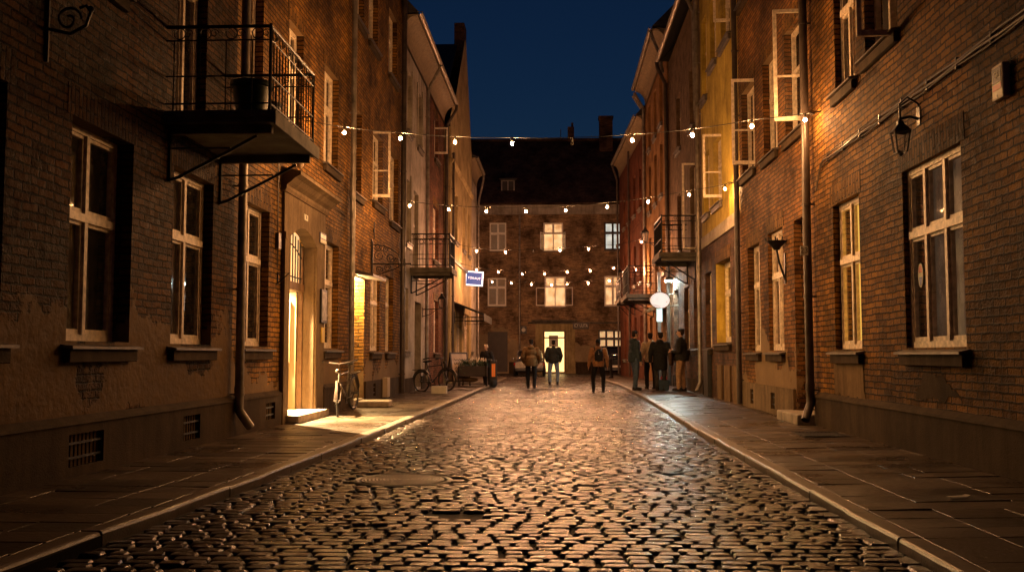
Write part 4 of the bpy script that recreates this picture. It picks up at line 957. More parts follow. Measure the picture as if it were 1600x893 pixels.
# manhole cover
m, nt, b = newmat('cast iron cover'); tc = N(nt, 'ShaderNodeTexCoord').outputs['Object']
wv = N(nt, 'ShaderNodeTexWave', wave_type='RINGS', rings_direction='Z', i_Scale=9., i_Distortion=.2); L(nt, tc, wv.inputs[0])
b.inputs['Base Color'].default_value = (.03, .026, .022, 1); b.inputs['Metallic'].default_value = .3; b.inputs['Roughness'].default_value = .5; b.inputs['Specular IOR Level'].default_value = .3
bn = N(nt, 'ShaderNodeBump', i_Strength=.8, i_Distance=.01); L(nt, wv.outputs[1], bn.inputs['Height']); L(nt, bn.outputs[0], b.inputs['Normal'])
mh = thing('manhole_cover', (MH[0], MH[1], 0), 'round dark cast iron manhole cover set in the wet cobbles', 'manhole cover')
q = MB(); q.lathe((0, 0, -.05), [(.40, 0), (.40, .048), (.37, .05), (.0, .05)], 40); q.build('lid', m, mh, local=True)
q = MB(); q.ring((0, 0, -.031), .455, .035, 2, 40, 8); q.build('rim', 'iron', mh, smooth=True, local=True)
q = MB(); c_ = onZ(1310, 686, .1); c_ = (3.62, 14.0)
dg_ = thing('drain_grate', (c_[0], c_[1], .105), 'dark rectangular drain grate in the right pavement below the yellow lit window', 'drain grate')
q.box(-.30, .30, -.4, -.36, 0, .012); q.box(-.30, .30, .36, .4, 0, .012); q.box(-.30, -.26, -.36, .36, 0, .012); q.box(.26, .30, -.36, .36, 0, .012)
for i in range(10): q.box(-.24+i*.052, -.215+i*.052, -.36, .36, .001, .010)
q.build('grate', 'iron', dg_, local=True)
def small(name, loc, label, cat, size, mat):
    q = MB(); q.ball((0, 0, size*.4), size, size*.7, size*.5, 8, 5)
    for i, v in enumerate(q.v): r_ = 1+.25*noise.noise((v[0]*30, v[1]*30, v[2]*30+loc[0])); q.v[i] = (v[0]*r_, v[1]*r_, v[2]*r_)
    o = q.build(name, mat); o.location = loc; tag(o, label, cat); return o
a = onZ(335, 798, 0); small('loose_stone', (a[0], a[1], 0), 'small pale loose stone lying by the left kerb', 'stone', .035, 'stone')
a = onZ(1342, 816, 0); small('loose_stone', (a[0], a[1], 0), 'small pale loose stone lying by the right kerb', 'stone', .035, 'stone')
a = onZ(1495, 777, .1); q = MB(); q.box(-.07, .07, -.03, .03, 0, .004); q.hexa([(.07, -.03, 0), (.1, -.03, .01), (.1, .03, .01), (.07, .03, 0), (.07, -.03, .004), (.1, -.03, .014), (.1, .03, .014), (.07, .03, .004)])
o = q.build('paper_scrap', 'paper'); o.location = (a[0], a[1], .108); o.rotation_euler = (0, 0, .3); tag(o, 'small pale paper scrap lying on the dark right pavement', 'litter')
a = onZ(578, 634, .08)
q = MB(); q.box(-.34, .34, -.42, .42, 0, .14); o = q.build('step_stone', 'stone', None, bevel=.03); o.location = (-3.95, 21.6, .075); o.rotation_euler = (0, 0, .06); tag(o, 'low worn step stone on the left pavement in front of the lit recess', 'step stone')

# ================================================================== STRING LIGHTS
def string_lights(A, Bp, pts, label, unlit=(), r=.024, drop=.10, glow='bulb', weak=False):
    """A, Bp wall anchors; pts = bulb pixels surveyed on the vertical plane through the anchors"""
    A, Bp = Vector(A), Vector(Bp); root = thing('string_lights', A, label, 'string lights', 'bulb strings across the street')
    dx, dy = Bp.x-A.x, Bp.y-A.y; pos = []
    for px, py in pts:
        v = ray(px, py); t = (A.x*dy-A.y*dx)/(v[0]*dy-v[1]*dx)   # plane through A-B
        pos.append(Vector((v[0]*t, v[1]*t, H+v[2]*t)))
    pos.sort(key=lambda p: p.x)
    cab = [A]+[p+Vector((0, 0, drop)) for p in pos]+[Bp]
    # smooth the cable with a few in-between points
    pl = []
    for i in range(len(cab)-1):
        p, q = cab[i], cab[i+1]
        for k in range(4):
            f = k/4; pl.append(p.lerp(q, f)-Vector((0, 0, .05*(q-p).length*f*(1-f))))
    pl.append(cab[-1])
    MB().tube(pl, .0065, 5).build('cable', 'blackpl', root, smooth=True)
    for i, p in enumerate(pos):
        lit = not any(abs(p.x-u) < .25 for u in unlit_x(unlit, A, dx, dy))
        s = MB(); s.lathe(p, [(.014, drop), (.018, .075), (.02, .03), (.016, .022)], 8); so = s.build('socket', 'blackpl', root, smooth=True)
        bb = MB(); bb.lathe(p, [(.002, -r*1.25), (r*.55, -r*1.08), (r*.9, -r*.6), (r, 0), (r*.85, r*.5), (r*.5, r*.95), (.014, r*1.2)], 12); bb.build('bulb', ('bulb_weak' if weak and i == len(pos)-1 else glow) if lit else 'bulb_off', root, smooth=True)
    for e, sg in ((A, 1), (Bp, -1)):
        hk = MB(); hk.tube([e+Vector((-sg*.12, 0, .02)), e+Vector((0, 0, .0))], .012, 5); hk.ring((e.x, e.y, e.z), .03, .007, 1, 10, 5); hk.build('hook', 'iron', root)
    return root
def unlit_x(un, A, dx, dy):
    out = []
    for px, py in un:
        v = ray(px, py); t = (A.x*dy-A.y*dx)/(v[0]*dy-v[1]*dx); out.append(v[0]*t)
    return out
def LA(px, py, X): y, z = onX(px, py, X); return (X, y, z)
string_lights(LA(487, 190, -4.4), LA(1270, 176, 3.93), [(538, 207), (626, 216), (711, 222), (800, 224), (894, 224), (988, 219), (1082, 211), (1175, 197), (1258, 187)],
              'nearest and highest string of round bulbs, crossing from beside the balcony to the right drainpipe', unlit=[(894, 224)], r=.025, glow='bulb_near', weak=True)
string_lights(LA(583, 313, -4.42), LA(1141, 286, 3.95), [(640, 321), (701, 327), (760, 330), (822, 330), (884, 329), (949, 323), (1013, 315), (1077, 304), (1133, 295)],
              'second string of bulbs, hung from the open left casement to the yellow house')
string_lights((-4.35, 35.2, 5.35), (3.95, 35.2, 5.4), [(745, 392), (790, 394), (833, 394), (875, 391), (920, 389), (963, 386), (1002, 378)],
              'third string of small bulbs passing in front of the middle row of far windows', unlit=[(833, 394), (963, 386)], glow='bulb_far')
string_lights((-4.2, 43.5, 5.2), (3.9, 43.5, 5.2), [(745, 421), (779, 425), (816, 428), (851, 428), (886, 425), (922, 423), (959, 419), (994, 421)],
              'fourth string of small bulbs level with the blue sign', glow='bulb_far')
string_lights((-4.3, 50.5, 4.9), (3.6, 50.5, 5.0), [(769, 440), (799, 442), (830, 444), (862, 445), (886, 444), (919, 442), (952, 438)],
              'farthest and lowest string of small bulbs in front of the lower far windows', glow='bulb_far')

# ================================================================== WALL THINGS AND SIGNS
def lantern(loc, wallx, label, up_arm=True, size=.55, glow=False, arch=False):
    t = thing('wall_lantern', loc, label, 'lantern'); s = size
    x, y, z = 0, 0, 0
    b = MB(); a, c = s*.17, s*.26
    for i in range(4):
        an = PI/4+i*PI/2; b.tube([(a*math.cos(an), a*math.sin(an), -s*.3), (c*math.cos(an), c*math.sin(an), s*.22)], s*.022, 5)
    for zz, rr in ((-s*.3, a), (s*.22, c)):
        pts = [(rr*math.cos(PI/4+i*PI/2), rr*math.sin(PI/4+i*PI/2), zz) for i in range(4)]; b.tube(pts, s*.028, 5, closed=True)
    n = 4
    def fr4(r, z): return [(r*math.cos(PI/4+i*PI/2), r*math.sin(PI/4+i*PI/2), z) for i in range(4)]
    v = fr4(c*1.22, s*.22)+fr4(c*.42, s*.42)+fr4(c*.38, s*.5); b.add(v, [(3, 2, 1, 0), (8, 9, 10, 11)]+[(i, (i+1) % 4, (i+1) % 4+4, i+4) for i in range(4)]+[(i+4, (i+1) % 4+4, (i+1) % 4+8, i+8) for i in range(4)])
    b.ball((0, 0, s*.54), s*.05, n=8, m=6); b.ball((0, 0, -s*.35), s*.05, n=8, m=6)
    b.build('lantern_frame', 'iron', t, local=True)
    g = MB(); v = fr4(a*.94, -s*.29)+fr4(c*.94, s*.21); g.add(v, [(i, (i+1) % 4, (i+1) % 4+4, i+4) for i in range(4)]); g.build('lantern_glass', 'glass', t, local=True)
    k = MB(); dxw = wallx-loc[0]
    if arch: k.tube([(dxw, 0, s*.55), (dxw*.5, 0, s*.62), (0, 0, s*.56)], .016, 6); k.tube([(dxw, 0, s*.55), (dxw*.95, 0, s*.95), (dxw*.4, 0, s*1.12), (0, 0, s*.95), (0, 0, s*.55)], .012, 6)
    else:
        k.tube([(dxw, 0, -s*.42), (dxw*.5, 0, -s*.40), (0, 0, -s*.36)], .018, 6); k.tube([(dxw, 0, -s*.85), (dxw*.6, 0, -s*.72), (dxw*.25, 0, -s*.42)], .013, 6); scroll(k, (dxw*.55, 0, -s*.54), (1, 0, 0), (0, 0, 1), s*.1, .008, 1.3)
    k.box(dxw-.012, dxw+.012, -.05, .05, -s*.9 if not arch else s*.4, -s*.3 if not arch else s*.85)
    k.build('wall_bracket', 'iron', t, smooth=True, local=True); return t
lantern((3.84, 11.15, 3.58), XR, 'unlit black lantern hanging from a hooked arm above the wide right window', size=.44, arch=True)
lantern((3.22, 36.2, 5.5), 3.99, 'black lantern with pale glass on an arm beside the right balcony', size=.62)
lantern((3.18, 50.0, 5.2), 3.74, 'small dark lantern at the end of the red house, in front of the far wall', size=.6)
lantern((-3.85, 33.2, 2.95), XL, 'dark lantern hanging below the left balcony of the cream house', size=.55)
# empty iron wall torch on R2
t = thing('wall_torch', (3.9, 17.75, 2.95), 'black iron crown-shaped wall lamp without glass between two right windows', 'wall lamp')
q = MB(); q.lathe((0, 0, .1), [(.05, 0), (.08, .05), (.16, .14), (.19, .16)], 12); q.tube([(.15, 0, -.45), (.10, 0, -.3), (.04, 0, -.12), (0, 0, .1)], .02, 6); q.box(.13, .152, -.05, .05, -.5, .05)
for i in range(10): a_ = 2*PI*i/10; q.tube([(.18*math.cos(a_), .18*math.sin(a_), .25), (.2*math.cos(a_), .2*math.sin(a_), .32)], .012, 5)
q.build('torch_body', 'iron', t, smooth=True, local=True)
q = MB(); q.tube([(0, 0, .2), (0, 0, .27)], .05, 8); q.build('torch_cap', 'iron', t, local=True)
# ornate sign bracket on L2
t = thing('sign_bracket', (XL, 23.9, 3.4), 'ornate scrolled wrought iron sign bracket sticking out of the left brick wall', 'sign bracket')
q = MB(); X_, Z_ = (1, 0, 0), (0, 0, 1)
q.tube([(-.01, 0, 0), (.98, 0, 0)], .018, 6); q.tube([(.03, 0, -.35), (.03, 0, .55)], .02, 6); q.tube([(.82, 0, -.06), (.82, 0, .12)], .03, 6)
for i in range(3): q.ball((.86+i*.05, 0, .0), .022, n=8, m=6)
q.tube([(.04+.68*math.sin(PI/2*i/12), 0, .05+.42*math.cos(PI/2*i/12)) for i in range(13)], .012, 5)
for cx_, cz_, R_q, fl in ((.2, .2, .15, 1), (.48, .15, .12, -1), (.16, .40, .09, -1), (.36, .35, .08, 1), (.60, .09, .06, 1), (.4, -.1, .09, 1), (.2, -.12, .09, -1)): scroll(q, (cx_, 0, cz_), X_, Z_, R_q, .010, 1.6, 24, fl)
q.tube([(.04, 0, -.3), (.3, 0, -.22), (.6, 0, -.12), (.75, 0, -.02)], .012, 5)
q.build('scrollwork', 'iron', t, smooth=True, local=True); q = MB(); q.box(-.001, .02, -.05, .05, -.4, .6); q.build('mounting_plate', 'iron', t, local=True)
# wall tie irons, hooks
def wall_iron(loc, label, pts, r=.014, name='wall_hook', plate=None):
    q = MB(); q.tube(pts, r, 6)
    if plate: q.box(*plate)
    o = q.build(name, 'iron', None, smooth=True); o.location = loc; tag(o, label, 'wall iron'); return o
y_, z_ = onX(583, 360, XL); wall_iron((XL, y_, z_), 'thin upright iron wall tie on the brightly lit left brickwork', [(.03, 0, -.22), (.03, 0, .22)], .016, 'wall_tie', (0, .03, -.02, .02, -.04, .04))
y_, z_ = onX(433, 430, XL); wall_iron((XL, y_, z_), 'small triangular iron bracket left of the lit door portal', [(.01, 0, -.14), (.01, 0, .04), (.2, 0, .04), (.01, 0, -.13)], .012, 'shelf_bracket', (0, .01, -.02, .02, -.16, .06))
q = MB(); q.tube([(.012, 0, -.3), (.012, 0, .3)], .02, 6); q.tube([(.01, 0, .0), (.22, 0, -.05), (.36, 0, .02), (.40, 0, .14), (.36, 0, .2), (.30, 0, .18)], .016, 6); scroll(q, (.2, 0, .08), (1, 0, 0), (0, 0, 1), .12, .013, 1.3); q.ball((.40, 0, .17), .03, n=8, m=6)
o = q.build('wall_hook', 'iron', None, smooth=True); o.location = LA(72, 45, XL); tag(o, 'black scrolled iron arm high on the dark wall at the upper left', 'wall iron')
# plates by the left door
def plate(px0, py0, px1, py1, X, label, name, mat, th=.02, cat='plate', mat2=None, frame_=None):
    (ya, za), (yb, zb) = onX(px0, py0, X), onX(px1, py1, X); s = 1 if X < 0 else -1
    Pp = left(X) if X < 0 else right(X)
    t = thing(name, (X, (ya+yb)/2, (za+zb)/2), label, cat)
    y0, y1 = min(ya, yb), max(ya, yb); z0, z1 = min(za, zb), max(za, zb)
    MB(Pp).box(y0, y1, .052, .052+th, z0, z1).build('board', mat, t, bevel=.003)
    return t, (y0, y1, z0, z1), Pp
t, (a, b_, c_, d_), Pp = plate(495, 362, 504, 382, XL, 'white enamel street plate with two lines on the door portal', 'wall_plate', 'navy')
MB(Pp).box(a+.03, b_-.03, .0725, .075, c_+(d_-c_)*.45, d_-.03).build('plate_face', plain('pale enamel', (.5, .5, .48), .3), t); MB(Pp).box(a, b_, .0725, .08, c_-.01, c_+(d_-c_)*.3).build('plate_face', 'paper', t)
t, (a, b_, c_, d_), Pp = plate(495.5, 451, 503.5, 505, XL, 'tall framed notice board with glass on the door portal', 'notice_board', 'iron', .04, 'notice board')
MB(Pp).box(a+.05, b_-.05, .0925, .095, c_+.05, d_-.05).build('notice_sheet', plain('poster print', (.22, .20, .17), .5, 0, .7, 9), t)
t, (a, b_, c_, d_), Pp = plate(497, 511, 501.5, 535, XL, 'small yellow vertical plate below the notice board', 'wall_plate', plain('yellow enamel', (.6, .42, .03), .4))

t, (a, b_, c_, d_), Pp = plate(470.5, 334, 476, 346, XL, 'white house number plate 21 above the lit door', 'house_number', 'paper', .012, 'number plate')
text_mesh('number', '21', (d_-c_)*.8, 'blackpl', t, (XL+.067, (a+b_)/2, (c_+d_)/2), (0, 1, 0))
# alarm box on R1
(ya, za) = onX(1571, 128, XR)
t = thing('alarm_box', (XR, ya, za), 'beige alarm siren box with dark printed panel high on the right wall', 'alarm box')
q = MB(R_); q.box(ya-.115, ya+.115, .003, .075, za-.16, za+.16); q.build('box', 'boxbeige', t, bevel=.015)
MB(R_).box(ya-.085, ya+.085, .0765, .079, za-.01, za+.13).build('label_panel', 'navy', t); MB(R_).box(ya-.085, ya+.085, .0765, .079, za-.075, za-.02).build('label_panel', 'redp', t)
text_mesh('label_text', 'S6', .09, 'paper', t, (XR-.0805, ya, za+.06), (0, -1, 0), depth=.002)
q = MB(R_); q.tube([(ya, .081, za-.125), (ya, .076, za-.125)], .012, 8); q.build('indicator', 'chrome', t)
# cables on R1
y0c, z0c = onX(1600, 28, XR); y1c, z1c = onX(1290, 250, XR)
q = MB(R_)
for dz_, r_ in ((0, .014), (.045, .009), (-.03, .008)):
    q.tube([(5.5+i*.5, .02+r_, 4.11+dz_+.012*math.sin(i*1.7+dz_*50)) for i in range(20)]+[(15.2, .03, 4.05+dz_), (15.45, .03, 3.75+dz_)], r_, 6)
for i in range(12): q.box(6+i*.8, 6.03+i*.8, .003, .04, 4.06, 4.18)
o = q.build('wall_cable', 'darkpipe', None, smooth=True); tag(o, 'bundle of cables clipped along the right brick wall above the lantern', 'cable')
q = MB(P); yy = LY(462); q.tube([(15.75, .02, 4.6), (15.72, .02, 4.3), (15.72, .025, 3.0), (15.75, .02, 2.6)], .01, 6); q.tube([(16.3, .02, 4.8), (16.5, .02, 4.45), (17.2, .03, 4.35), (18.6, .02, 4.2), (20.9, .02, 4.15)], .009, 6)
q.box(15.66, 15.80, .003, .06, 2.9, 3.15)
o = q.build('wall_cable', 'darkpipe', None, smooth=True); tag(o, 'loose cable with a junction box running down beside the door portal', 'cable')
q = MB(P); q.ball((16.75, .1, 4.55), .07, .08, .16, 12, 8); q.tube([(16.75, .02, 4.55), (16.75, .1, 4.55)], .03, 8); o = q.build('wall_lamp', 'boxbeige', None, smooth=True); tag(o, 'small unlit white oval lamp on the wall above the door cornice', 'wall lamp')
# number sticker on the drainpipe
t = thing('house_number', (XR-.19, 15.6, 2.82), 'small plate with number 23 fixed to the dark right drainpipe', 'number plate'); q = MB(); q.box(-.06, .06, .035, .045, -.07, .07); q.build('board', 'paper', t, local=True)
text_mesh('number', '23', .12, 'blackpl', t, (XR-.19, 15.634, 2.82), (1, 0, 0), depth=.001)
# oval white lit sign
cx_, cz_ = onY(1031, 469, 34.2)
t = thing('oval_sign', (cx_, 34.2, cz_), 'round white backlit shop sign hanging over the group of people', 'sign')
q = MB(); q.prism([(.35*math.cos(2*PI*i/32), .29*math.sin(2*PI*i/32)) for i in range(32)], -.05, .05); q.build('sign_case', 'chrome', t, local=True)
q = MB(); q.prism([(.325*math.cos(2*PI*i/32), .265*math.sin(2*PI*i/32)) for i in range(32)], -.056, -.0505); q.build('sign_face', emis('white sign glow', (.95, .86, .80), 1.05), t, local=True)
q = MB(); q.prism([(.325*math.cos(2*PI*i/32), .265*math.sin(2*PI*i/32)) for i in range(32)], .0505, .056); q.build('sign_face', 'paper', t, local=True)
q = MB()
for a_, b2, r_ in ((-.1, .04, .02), (.23, -.05, .022), (-.25, -.03, .014), (-.03, -.22, .02)): q.prism([(a_+r_*math.cos(2*PI*i/10), b2+r_*math.sin(2*PI*i/10)) for i in range(10)], -.06, -.0565)
for i in range(5): q.box(-.22+i*.035, -.198+i*.035, -.06, -.0565, -.165-i*.012, -.135-i*.012)
q.build('sign_mark', 'blackpl', t, local=True)
q = MB(); q.tube([(.3, 0, .2), (.75, 0, .25)], .02, 6); q.tube([(.3, 0, -.2), (.75, 0, -.15)], .015, 6); q.build('sign_arm', 'chrome', t, local=True)
# bright shop lamp and lit panel below
t = thing('shop_lamp', (3.85, 34.4, 3.75), 'dazzling cold white lamp on the brown house lighting the group below', 'lamp')
q = MB(); q.box(-.12, .12, -.22, .22, 0, .10); q.tube([(.0, 0, .1), (.05, 0, .35), (.22, 0, .4)], .02, 6); q.build('lamp_housing', 'blackpl', t, local=True)
q = MB(); q.box(-.10, .10, -.2, .2, -.03, -.002); q.build('lamp_glass', emis('cold lamp glow', (.80, 1., .92), 900), t, local=True)
t = thing('sign_post', (3.72, 36.3, 0), 'narrow upright pale blue lit board beside the shop entrance', 'sign'); q = MB(); q.box(-.06, .06, -.04, .04, .1, 4.2); q.build('post', 'sill', t, local=True); q = MB(); q.box(-.1, .1, -.05, .05, 2.4, 2.9); q.build('sign_panel', emis('pale blue glow', (.4, .62, .68), .3), t, local=True)
# blue shop sign
cx_, cz_ = onY(741, 435, 46.5)
t = thing('shop_sign', (cx_, 46.5, cz_), 'square blue lit sign with white frame and lettering on the ochre house', 'sign')
q = MB(); q.box(-.42, .42, -.06, .06, -.34, .34); so = q.build('sign_case', emis('white frame glow', (.85, .9, 1.), 1.6), t, local=True)
q = MB(); q.box(-.36, .36, -.066, -.0605, -.28, .28); q.build('sign_face', emis('blue sign glow', (.02, .06, .24), 1.1), t, local=True)
text_mesh('sign_text', 'TOKAUT',  .145, 'white_letter', t, (cx_, 46.5-.068, cz_+.01), (1, 0, -.04), depth=.002)
t.rotation_euler = (0, math.radians(4), 0)
q = MB(); q.tube([(-.42, 0, .25), (-.75, 0, .25)], .025, 6); q.tube([(-.42, 0, -.2), (-.75, 0, -.2)], .025, 6); q.build('sign_arm', 'iron', t, local=True)
# dark street plate on the far wall
a = onY(895, 503, YF); b_ = onY(920, 514, YF)
t = thing('wall_sign', (0.5*(a[0]+b_[0]), YF, .5*(a[1]+b_[1])), 'long dark sign with pale capital letters right of the bright doorway', 'sign')
q = MB(FP); q.box(a[0], b_[0], .01, .10, b_[1], a[1]); q.build('board', 'door_dark', t); text_mesh('sign_text', 'ICY ULITA', .30, 'paper', t, (.5*(a[0]+b_[0]), YF-.104, .5*(a[1]+b_[1])), (1, 0, 0), depth=.003, sx=.62)
a = onY(818, 515, YF); t = thing('wall_sign', (a[0], YF, a[1]), 'small round pale sign on a dark plate left of the far doorway', 'sign')
q = MB(FP); q.box(a[0]-.2, a[0]+.2, .01, .05, a[1]-.25, a[1]+.25); q.build('board', 'blackpl', t); q = MB(FP); q.prism([(a[0]+.13*math.cos(2*PI*i/16), a[1]+.13*math.sin(2*PI*i/16)) for i in range(16)], .051, .055); q.build('dial', 'paper', t)
# pots on the balcony
def pot(loc, r, hgt, mat, label):
    q = MB(); q.lathe((0, 0, 0), [(r*.72, 0), (r*.95, hgt*.86), (r*1.08, hgt*.87), (r*1.08, hgt), (r*.95, hgt), (r*.9, hgt*.9)], 20)
    o = q.build('flower_pot', mat, None, smooth=True); o.location = loc; tag(o, label, 'pot'); return o
pot((-3.6, 11.45, 3.985), .23, .42, plain('green plastic', (.012, .045, .03), .4), 'dark green plastic tub standing on the iron balcony')
pot((-3.55, 11.95, 3.985), .16, .30, 'blackpl', 'black pot at the back of the iron balcony beside the green tub')

# ================================================================== BICYCLES
def bicycle(loc, rz, label, col, lean=.10, steer=.15):
    t = thing('bicycle', loc, label, 'bicycle', rz=rz); t.rotation_euler = (0, lean, rz)
    R = .335; fx, rx = .52, -.52      # local: +x is forward, z up
    cs, sn = math.cos(steer), math.sin(steer)
    def wheel(cx, st):
        c_, s_ = math.cos(st), math.sin(st)
        Pw = lambda u, w, z: (cx+u*c_-w*s_, u*s_+w*c_, R+z)
        ty = MB(Pw); ty.ring((0, 0, 0), R-.018, .02, 1, 32, 8); w = ty.build('wheel', 'rubber', t, smooth=True, local=True)
        q = MB(Pw); q.ring((0, 0, 0), R-.042, .012, 1, 32, 6); q.build('rim', 'darkpipe', w, smooth=True, local=True)
        q = MB(Pw); q.tube([(0, -.05, 0), (0, .05, 0)], .022, 8)
        for i in range(20): a = 2*PI*i/20; q.tube([(.02*math.cos(a+.6), .02*(-1)**i, .02*math.sin(a+.6)), ((R-.045)*math.cos(a), 0, (R-.045)*math.sin(a))], .0022, 3, caps=False)
        q.build('spokes', 'darkpipe', w, local=True)
        q = MB(Pw); pts = [((R+.03)*math.cos(a), 0, (R+.03)*math.sin(a)) for a in [PI*.05+PI*.75*i/12+(0 if st == 0 else .1) for i in range(13)]]
        if st == 0: pts = [(-p[0], p[1], p[2]) for p in pts]
        q.tube(pts, .024, 6); q.build('mudguard', 'darkpipe', w, smooth=True, local=True)
    wheel(fx, steer); wheel(rx, 0)
    q = MB(); bb = (-.08, 0, .29); st = (-.24, 0, .78); hd = (.34, 0, .80); hl_ = (.38, 0, .66)
    q.tube([bb, st], .017, 8); q.tube([st, hd], .016, 8); q.tube([bb, hl_], .019, 8); q.tube([(.33, 0, .86), hl_], .02, 8)
    for y in (-.06, .06): q.tube([st, (rx, y, R)], .009, 6); q.tube([bb, (rx, y, R)], .01, 6)
    q.tube([st, (-.28, 0, .90)], .014, 8)
    q.build('frame', col, t, smooth=True, local=True)
    q = MB()
    for y in (-.055, .055): q.tube([(.385, y*.6, .64), (.42, y, .55), (fx-y*sn, y*cs, R)], .012, 6)
    q.build('fork', 'darkpipe', t, smooth=True, local=True)
    q = MB(); q.tube([(.33, 0, .86), (.31, 0, 1.0)], .014, 8)
    hb = [(-.12, -.32, 1.0), (.1, -.30, 1.03), (.30, -.16, 1.02), (.33, 0, 1.0), (.30, .16, 1.02), (.1, .30, 1.03), (-.12, .32, 1.0)]
    hb = [(.31+(x-.31)*cs-y*sn, (x-.31)*sn+y*cs, z) for x, y, z in hb]
    q.tube(hb, .012, 8); q.build('handlebar', 'darkpipe', t, smooth=True, local=True)
    q = MB(); q.tube(hb[:2], .019, 8); q.tube(hb[-2:], .019, 8); q.build('grips', 'rubber', t, smooth=True, local=True)
    q = MB(); q.ball((-.30, 0, .94), .13, .085, .035, 12, 6); q.ball((-.18, 0, .945), .12, .035, .025, 10, 6); q.build('saddle', 'rubber', t, smooth=True, local=True)
    q = MB(); q.ring((-.08, 0, .29), .09, .008, 1, 20, 5); q.tube([(-.08, -.02, .29), (-.08, -.10, .29), (.05, -.10, .2), (.05, -.17, .2)], .011, 6); q.tube([(-.08, .02, .29), (-.08, .10, .29), (-.21, .10, .38), (-.21, .17, .38)], .011, 6)
    q.box(.0, .1, -.19, -.11, .19, .21); q.box(-.26, -.16, .11, .19, .37, .39); q.tube([(-.08, -.045, .385), (rx, -.045, R+.03)], .006, 4); q.tube([(-.08, -.045, .2), (rx, -.045, R-.03)], .006, 4)
    q.build('crankset', 'iron', t, smooth=True, local=True)
    q = MB(); q.box(-.82, -.42, -.07, .07, .70, .715); q.tube([(-.45, .06, .7), (rx, .07, R)], .007, 5); q.tube([(-.45, -.06, .7), (rx, -.07, R)], .007, 5); q.build('luggage_rack', 'iron', t, local=True)
    q = MB(); q.ball((.44, 0, .88), .05, .045, .045, 10, 6); q.build('headlamp', 'darkpipe', t, smooth=True, local=True)
    return t
bicycle((-3.98, 18.75, .078), math.radians(-95), 'grey city bicycle with mudguards leaning on the drainpipe beside the lit recess', plain('grey bike paint', (.10, .088, .075), .35, .3), .12, .3)
bicycle((-3.72, 30.3, .076), math.radians(-35), 'dark bicycle parked under the left balcony of the cream house', plain('dark bike paint', (.03, .03, .035), .3, .3), -.06, .1)
q = MB(); q.box(-.22, .22, -.15, .15, 0, .22); q.box(-.225, .225, -.155, .155, .17, .2); o = q.build('step_stone', 'paper', None, bevel=.01); o.location = (-3.42, 29.0, .075); tag(o, 'small pale block on the pavement below the dark bicycle', 'block')

